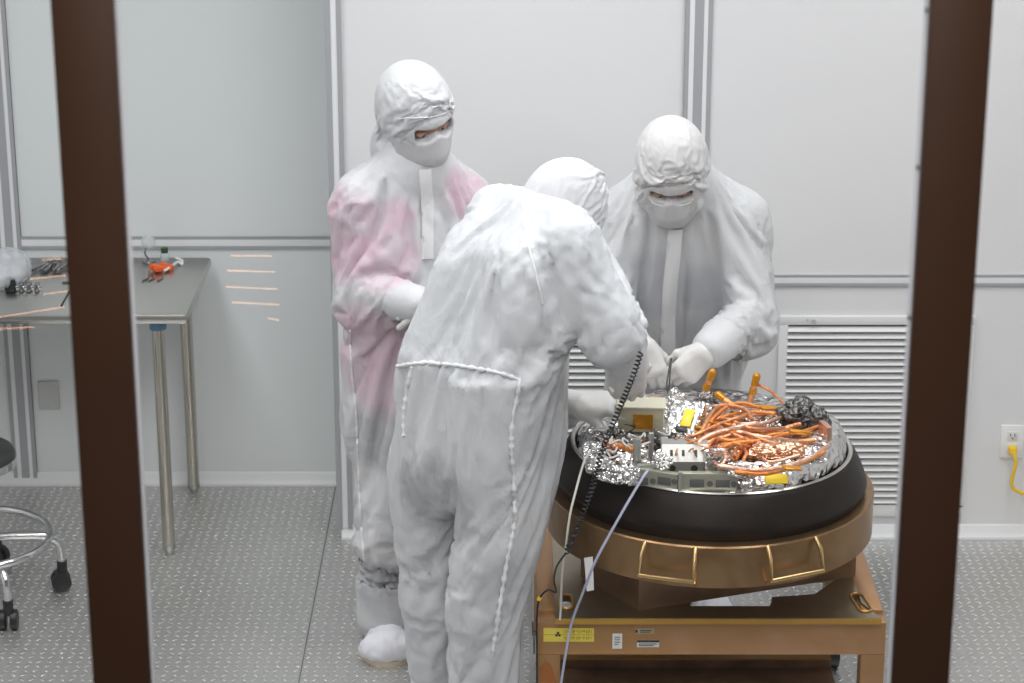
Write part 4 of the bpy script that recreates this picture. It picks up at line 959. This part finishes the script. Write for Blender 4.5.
def boot(parent, ankle, toe, m, name='overboot', wide=1.0):
    a, t = Vector(ankle), Vector(toe); d = (t-a); d.z = 0; L = d.length; d.normalize()
    h = Vector((a.x, a.y, 0))-d*.045; tt = Vector((t.x, t.y, 0)); s = Vector((-d.y, d.x, 0))*wide
    P = [('c', h+Vector((0, 0, .048)), tt+Vector((0, 0, .038))-d*.04, .046, .040), ('c', a+Vector((0, 0, -.01)), tt+Vector((0, 0, .046))-d*.05, .062, .046), ('c', h+Vector((0, 0, .06)), a+Vector((0, 0, .07)), .052, .062),
         ('c', tt+Vector((0, 0, .040))-d*.05+s*.028, tt+Vector((0, 0, .040))-d*.05-s*.028, .040, .040), ('c', h+Vector((0, 0, .045))+s*.014, h+Vector((0, 0, .045))-s*.014, .042, .042)]
    V, Q = sculpt(P, .007, k=.03); V = smooth_v(V, Q, 2); N = vnormals(V, Q); V = V+N*np.array([fold_noise(Vector(v)*1.4, 5) for v in V])[:, None]*.009
    V[:, 2] = np.maximum(V[:, 2], .014)
    o = mesh_obj(name, V, Q, m, parent)
    W2, H2 = [], []
    for k in range(28):
        an = 2*PI*k/28; ca, sa = math.cos(an), math.sin(an); along = (L+.045)/2*.98; mid = (h+tt)/2+d*.006
        wd = .050 if ca > -.2 else .038
        W2.append(mid+d*(ca*(along))*abs(1)+s*sa*wd*(1 if abs(ca) < .8 else .95))
    poly = [(p.x, p.y) for p in W2]
    MB().prism(poly, 0, .016).build('boot_sole', M_sole, o, angle=60)
    return o

# --- worker bending over the left edge of the capsule, seen from behind
BASE = .08; WAIST = .22
F_ = thing('person', 'worker in white hooded coverall, back to us, bending right over the capsule with coiled cord', 'person', (-.06, 5.66, 0), 'workers in white cleanroom coveralls')
J = dict(pelvis=W(472, 418, 5.62), waist=W(478, 355, 5.62), chest=W(510, 265, 5.66), neckb=W(543, 218, 5.70), neck=W(556, 210, 5.71),
 shL=W(498, 213, 5.84), elL=W(526, 396, 6.00), wrL=W(562, 410, 5.89), shR=W(570, 242, 5.55), elR=W(612, 322, 5.50), wrR=W(627, 362, 5.56),
 hipL=W(428, 440, 5.71), hipR=W(502, 440, 5.56), knL=W(434, 560, 5.74), knR=W(481, 570, 5.54), anL=W(438, 622, 5.77), anR=W(480, 664, 5.57))
r = dict(cw=.095, ww=.085, pw=.075, chest=.132, waist=.128, pelvis=.134, sh=.082, neck=.075, ua=.085, el=.078, wr=.054, th=.112, kn=.092, an=.086, trap=0)
ex = [limb(W(535, 320, 5.60), W(533, 420, 5.60), .08, .075, .06), limb(W(533, 420, 5.60), W(502, 540, 5.56), .075, .05, .05), limb(W(455, 270, 5.68), W(424, 360, 5.66), .06, .07, .05)]
V2, Q, V0 = make_suit(J, r, h=.0115, grow=.08, frames=22, bend=.03, extra=ex, free=True)
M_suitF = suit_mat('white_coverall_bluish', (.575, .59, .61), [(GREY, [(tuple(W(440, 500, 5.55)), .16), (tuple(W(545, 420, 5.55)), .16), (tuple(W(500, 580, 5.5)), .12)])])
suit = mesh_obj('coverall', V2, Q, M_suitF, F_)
hc = W(562, 214, 5.73); hf = Vector((.72, .45, -.52)); hu = Vector((.42, .25, .87))
Mh, PF, hV, hQ = wear_head(F_, hc, hf, hu, suit_mat('white_hood_bright', (.60, .60, .62)), 3, ((0, .13, .004), (.062, .085, .024), .012), crumple=.009, sc=.98)
wear_body(F_, J, r, hc, Mh, sc=1.0)
seam('waist_seam', V2, Q, [W(398, 366, 5.45), W(425, 363, 5.35), W(460, 366, 5.3), W(495, 372, 5.3), W(520, 380, 5.3)], .0050, M_seam, F_, .5, .0065)
seam('leg_seam', V2, Q, [W(520, 380, 5.3), W(511, 430, 5.3), W(514, 490, 5.3), W(514, 525, 5.3), W(506, 565, 5.3), W(499, 610, 5.3), W(492, 655, 5.3)], .0056, M_seam, F_, .5, .0065)
seam('leg_seam', V2, Q, [W(412, 367, 5.4), W(408, 388, 5.4), W(405, 410, 5.45), W(404, 435, 5.45)], .0050, M_seam, F_, .5, .0065)
seam('armhole_seam', V2, Q, [W(522, 200, 5.5), W(526, 235, 5.4), W(536, 275, 5.4), W(543, 305, 5.4)], .0030, M_seam, F_, .1)
for (an, kn, tx) in (('anL', 'knL', 40), ('anR', 'knR', 40)):
    a = J[an]; lo = Vector((a.x-.01, a.y, .10)); b = boot(F_, lo, lo+Vector((.13, .10, -.10)), M_boot)
    V, Q_ = sculpt([('c', J[kn]*.35+a*.65, lo+Vector((0, 0, .03)), .070, .064)], .009, k=.03); V = V+vnormals(V, Q_)*np.array([fold_noise(Vector(v), 9) for v in V])[:, None]*.006
    mesh_obj('boot_shaft', V, Q_, M_boot, b)
make_glove('glove', W(630, 364, 5.55), (.06, .40, -.90), (.35, -.9, -.30), 1, [(.35, .5, .3), (.4, .55, .3), (.45, .6, .35), (.5, .6, .35)], [(.7, .6, -.5), (.85, .2, -.55), (.9, -.1, -.5)], J['elR'], M_glove, F_, seed=3, cr=.044)
make_glove('glove', W(577, 405, 5.82), (.96, -.12, .08), (-.05, -.45, .9), -1, [(.5, .5, .3), (.6, .55, .3), (.7, .6, .35), (.8, .65, .35)], [(.8, -.6, -.5), (.9, -.3, -.55), (.95, -.1, -.5)], J['elL'], M_glove, F_, cuff=.11, seed=5, cr=.045, scale=1.0)

# --- worker standing at the left, looking on
L_ = thing('person', 'worker in pink tinted white coverall standing at the left and looking on, arms folded forward', 'person', (-.35, 6.48, 0), 'workers in white cleanroom coveralls')
J = dict(pelvis=W(405, 402, 6.5), waist=W(408, 335, 6.5), chest=W(412, 236, 6.5), neckb=W(415, 182, 6.5), neck=W(416, 165, 6.49),
 shL=W(466, 201, 6.56), elL=W(480, 285, 6.50), wrL=W(452, 308, 6.27), shR=W(361, 199, 6.44), elR=W(357, 288, 6.40), wrR=W(416, 304, 6.24),
 hipL=W(432, 425, 6.52), hipR=W(384, 425, 6.48), knL=W(436, 520, 6.50), knR=W(384, 520, 6.43), anL=W(438, 604, 6.52), anR=W(387, 604, 6.44))
r = dict(cw=.075, ww=.07, pw=.06, chest=.125, waist=.122, pelvis=.128, sh=.078, neck=.075, ua=.075, el=.072, wr=.052, th=.100, kn=.092, an=.076)
V2, Q, V0 = make_suit(J, r, h=.0115, grow=.08, frames=20, bend=.02, extra=[limb(W(385, 590, 6.44), W(386, 611, 6.43), .080, .088, .03)])
M_suitL = suit_mat('white_coverall_pinkish', WHITE, [(PINK, [(tuple(W(345, 235, 6.38)), .17), (tuple(W(385, 260, 6.34)), .13), (tuple(W(478, 190, 6.45)), .12), (tuple(W(375, 350, 6.35)), .20), (tuple(W(395, 385, 6.35)), .16), (tuple(W(400, 220, 6.33)), .09)]), (GREY, [(tuple(W(380, 440, 6.35)), .12), (tuple(W(385, 590, 6.35)), .13)])])
mesh_obj('coverall', V2, Q, M_suitL, L_)
hc = W(415, 113, 6.46); hf = Vector((.56, -.72, -.40)); hu = Vector((-.06, -.25, .96))
Mh, PF, hV, hQ = wear_head(L_, hc, hf, hu, suit_mat('white_hood', (.58, .59, .605)), 8, ((0, .13, .006), (.058, .085, .020), .010), {'jz': .030, 'nr': .092}, crumple=.007, sc=1.05)
wear_body(L_, J, r, hc, Mh, sc=1.05)
seam('hood_seam', hV, hQ, [Vector(PF(-.07, .09, .078)), Vector(PF(-.03, .12, .085)), Vector(PF(.03, .12, .085)), Vector(PF(.09, .06, .06))], .0022, M_seam, L_, .1)
seam('side_seam', V2, Q, [W(350, 330, 6.2), W(352, 370, 6.2), W(356, 410, 6.2), W(358, 450, 6.2), W(360, 500, 6.2), W(364, 560, 6.2)], .0034, M_seam, L_)
def placket(p, V, Q, pts, wd):
    bv = BVHTree.FromPolygons(V.tolist(), Q.tolist()); P = spline(pts, 10); vs = []; fs = []
    for q in P:
        row = []
        for s_, dz in ((-1, .0), (-.92, .006), (-.45, .006), (0, .006), (.45, .006), (.92, .006), (1, .0)):
            c_, n_, i, d = bv.ray_cast(q+Vector((s_*wd, -.4, 0)), Vector((0, 1, 0)))
            if c_ is None: c_, n_, i, d = bv.find_nearest(q+Vector((s_*wd, 0, 0)))
            row.append(c_+n_*dz)
        vs += row
    for i in range(len(P)-1):
        for j in range(6): fs.append((i*7+j, i*7+j+1, i*7+7+j+1, i*7+7+j))
    MB().add(vs, fs).build('zip_placket', M_seam, p)
placket(L_, V2, Q, [W(424, 172, 6.36), W(426, 200, 6.36), W(427, 230, 6.36), W(427, 262, 6.36)], .017)
bt = boot(L_, W(383, 620, 6.46), Z(391, 667, .0), M_boot, wide=1.75)
boot(L_, Vector((J['anL'].x, J['anL'].y, .09)), Vector((J['anL'].x+.04, J['anL'].y-.17, 0)), M_boot)
make_glove('glove', W(421, 304, 6.23), (.95, -.2, -.05), (.1, -.7, .6), 1, [(.3, .4, .2), (.35, .45, .25), (.4, .5, .3), (.45, .5, .3)], [(.85, .45, -.35), (.95, .15, -.35), (.98, 0, -.3)], J['elR'], M_glove, L_, seed=7)
make_glove('glove', W(460, 308, 6.26), (-.75, -.4, -.05), (-.1, -.7, .6), -1, [(.3, .4, .2), (.35, .45, .25), (.4, .5, .3), (.45, .5, .3)], [(.85, -.45, -.35), (.95, -.15, -.35), (.98, 0, -.3)], J['elL'], M_glove, L_, seed=9)

# --- worker facing us behind the capsule
R_ = thing('person', 'worker in white coverall and mask facing us behind the capsule, working with both gloved hands', 'person', (.50, 6.62, 0), 'workers in white cleanroom coveralls')
J = dict(pelvis=W(672, 372, 6.66), waist=W(675, 318, 6.62), chest=W(682, 232, 6.55), neckb=W(678, 192, 6.50), neck=W(676, 182, 6.47),
 shL=W(741, 216, 6.53), elL=W(752, 312, 6.42), wrL=W(712, 348, 6.22), shR=W(619, 217, 6.53), elR=W(606, 312, 6.42), wrR=W(634, 350, 6.24),
 hipL=W(704, 392, 6.64), hipR=W(640, 392, 6.64), knL=W(706, 492, 6.62), knR=W(638, 492, 6.62), anL=W(708, 580, 6.66), anR=W(636, 580, 6.66))
r = dict(cw=.09, ww=.085, pw=.065, chest=.128, waist=.125, pelvis=.125, sh=.080, neck=.075, ua=.082, el=.078, wr=.056, th=.115, kn=.092, an=.078)
V2, Q, V0 = make_suit(J, r, h=.0115, grow=.08, frames=20, bend=.02)
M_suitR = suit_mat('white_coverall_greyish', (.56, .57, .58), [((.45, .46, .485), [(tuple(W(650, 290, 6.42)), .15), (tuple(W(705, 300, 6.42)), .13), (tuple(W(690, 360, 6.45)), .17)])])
mesh_obj('coverall', V2, Q, M_suitR, R_)
hc = W(671, 168, 6.40); hf = Vector((-.02, -.76, -.65)); hu = Vector((-.05, -.62, .78))
Mh, PF, hV, hQ = wear_head(R_, hc, hf, hu, suit_mat('white_hood_warm', (.58, .575, .575)), 13, ((0, .13, .012), (.056, .085, .0145), .010), {'jz': .012}, crumple=.010)
wear_body(R_, J, r, hc, Mh)
g = MB().tube(spline([PF(-.062, .080, .004), PF(-.050, .104, -.008), PF(-.02, .114, -.010), PF(0, .112, -.004), PF(.02, .114, -.010), PF(.050, .104, -.008), PF(.062, .080, .004)], 6), .0016, 8).build('safety_glasses', M_white, R_)
placket(R_, V2, Q, [W(676, 230, 6.40), W(673, 260, 6.42), W(670, 295, 6.45), W(668, 330, 6.46), W(668, 355, 6.47)], .021)
for k in 'LR': boot(R_, Vector((J['an'+k].x, J['an'+k].y, .09)), Vector((J['an'+k].x, J['an'+k].y-.17, 0)), M_boot)
make_glove('glove', W(707, 352, 6.19), (-.74, -.28, -.60), (.30, -.85, .35), -1, [(.65, .85, .5), (.8, 1.05, .6), (.9, 1.15, .6), (1.0, 1.15, .6)], [(.80, -.35, -.45), (.90, .05, -.50), (.85, .25, -.5)], J['elL'], M_glove, R_, cuff=.10, seed=12, cr=.047)
make_glove('glove', W(640, 344, 6.20), (.42, -.30, -.85), (.0, -.88, .42), 1, [(.5, .7, .4), (.6, .85, .5), (.7, .95, .5), (.8, 1.0, .5)], [(.80, .40, -.45), (.90, .0, -.5), (.9, -.2, -.5)], J['elR'], M_glove, R_, cuff=.10, seed=14, cr=.046)
tw = thing('tweezers', 'thin dark tweezers held between the gloved hands of the facing worker', 'tool', W(668, 382, 6.1))
for dx in (-.0035, .0035): MB().tube([W(668, 396, 6.08)+Vector((dx*.2, 0, 0)), W(668, 384, 6.09)+Vector((dx, 0, 0)), W(671, 360, 6.11)+Vector((dx*.3, 0, 0))], [.0012, .0022, .0026], 8).build('prong', M_tool, tw)
MB().cyl(W(671, 362, 6.11), W(671.3, 358, 6.112), .004, 10).build('joint', M_tool, tw)
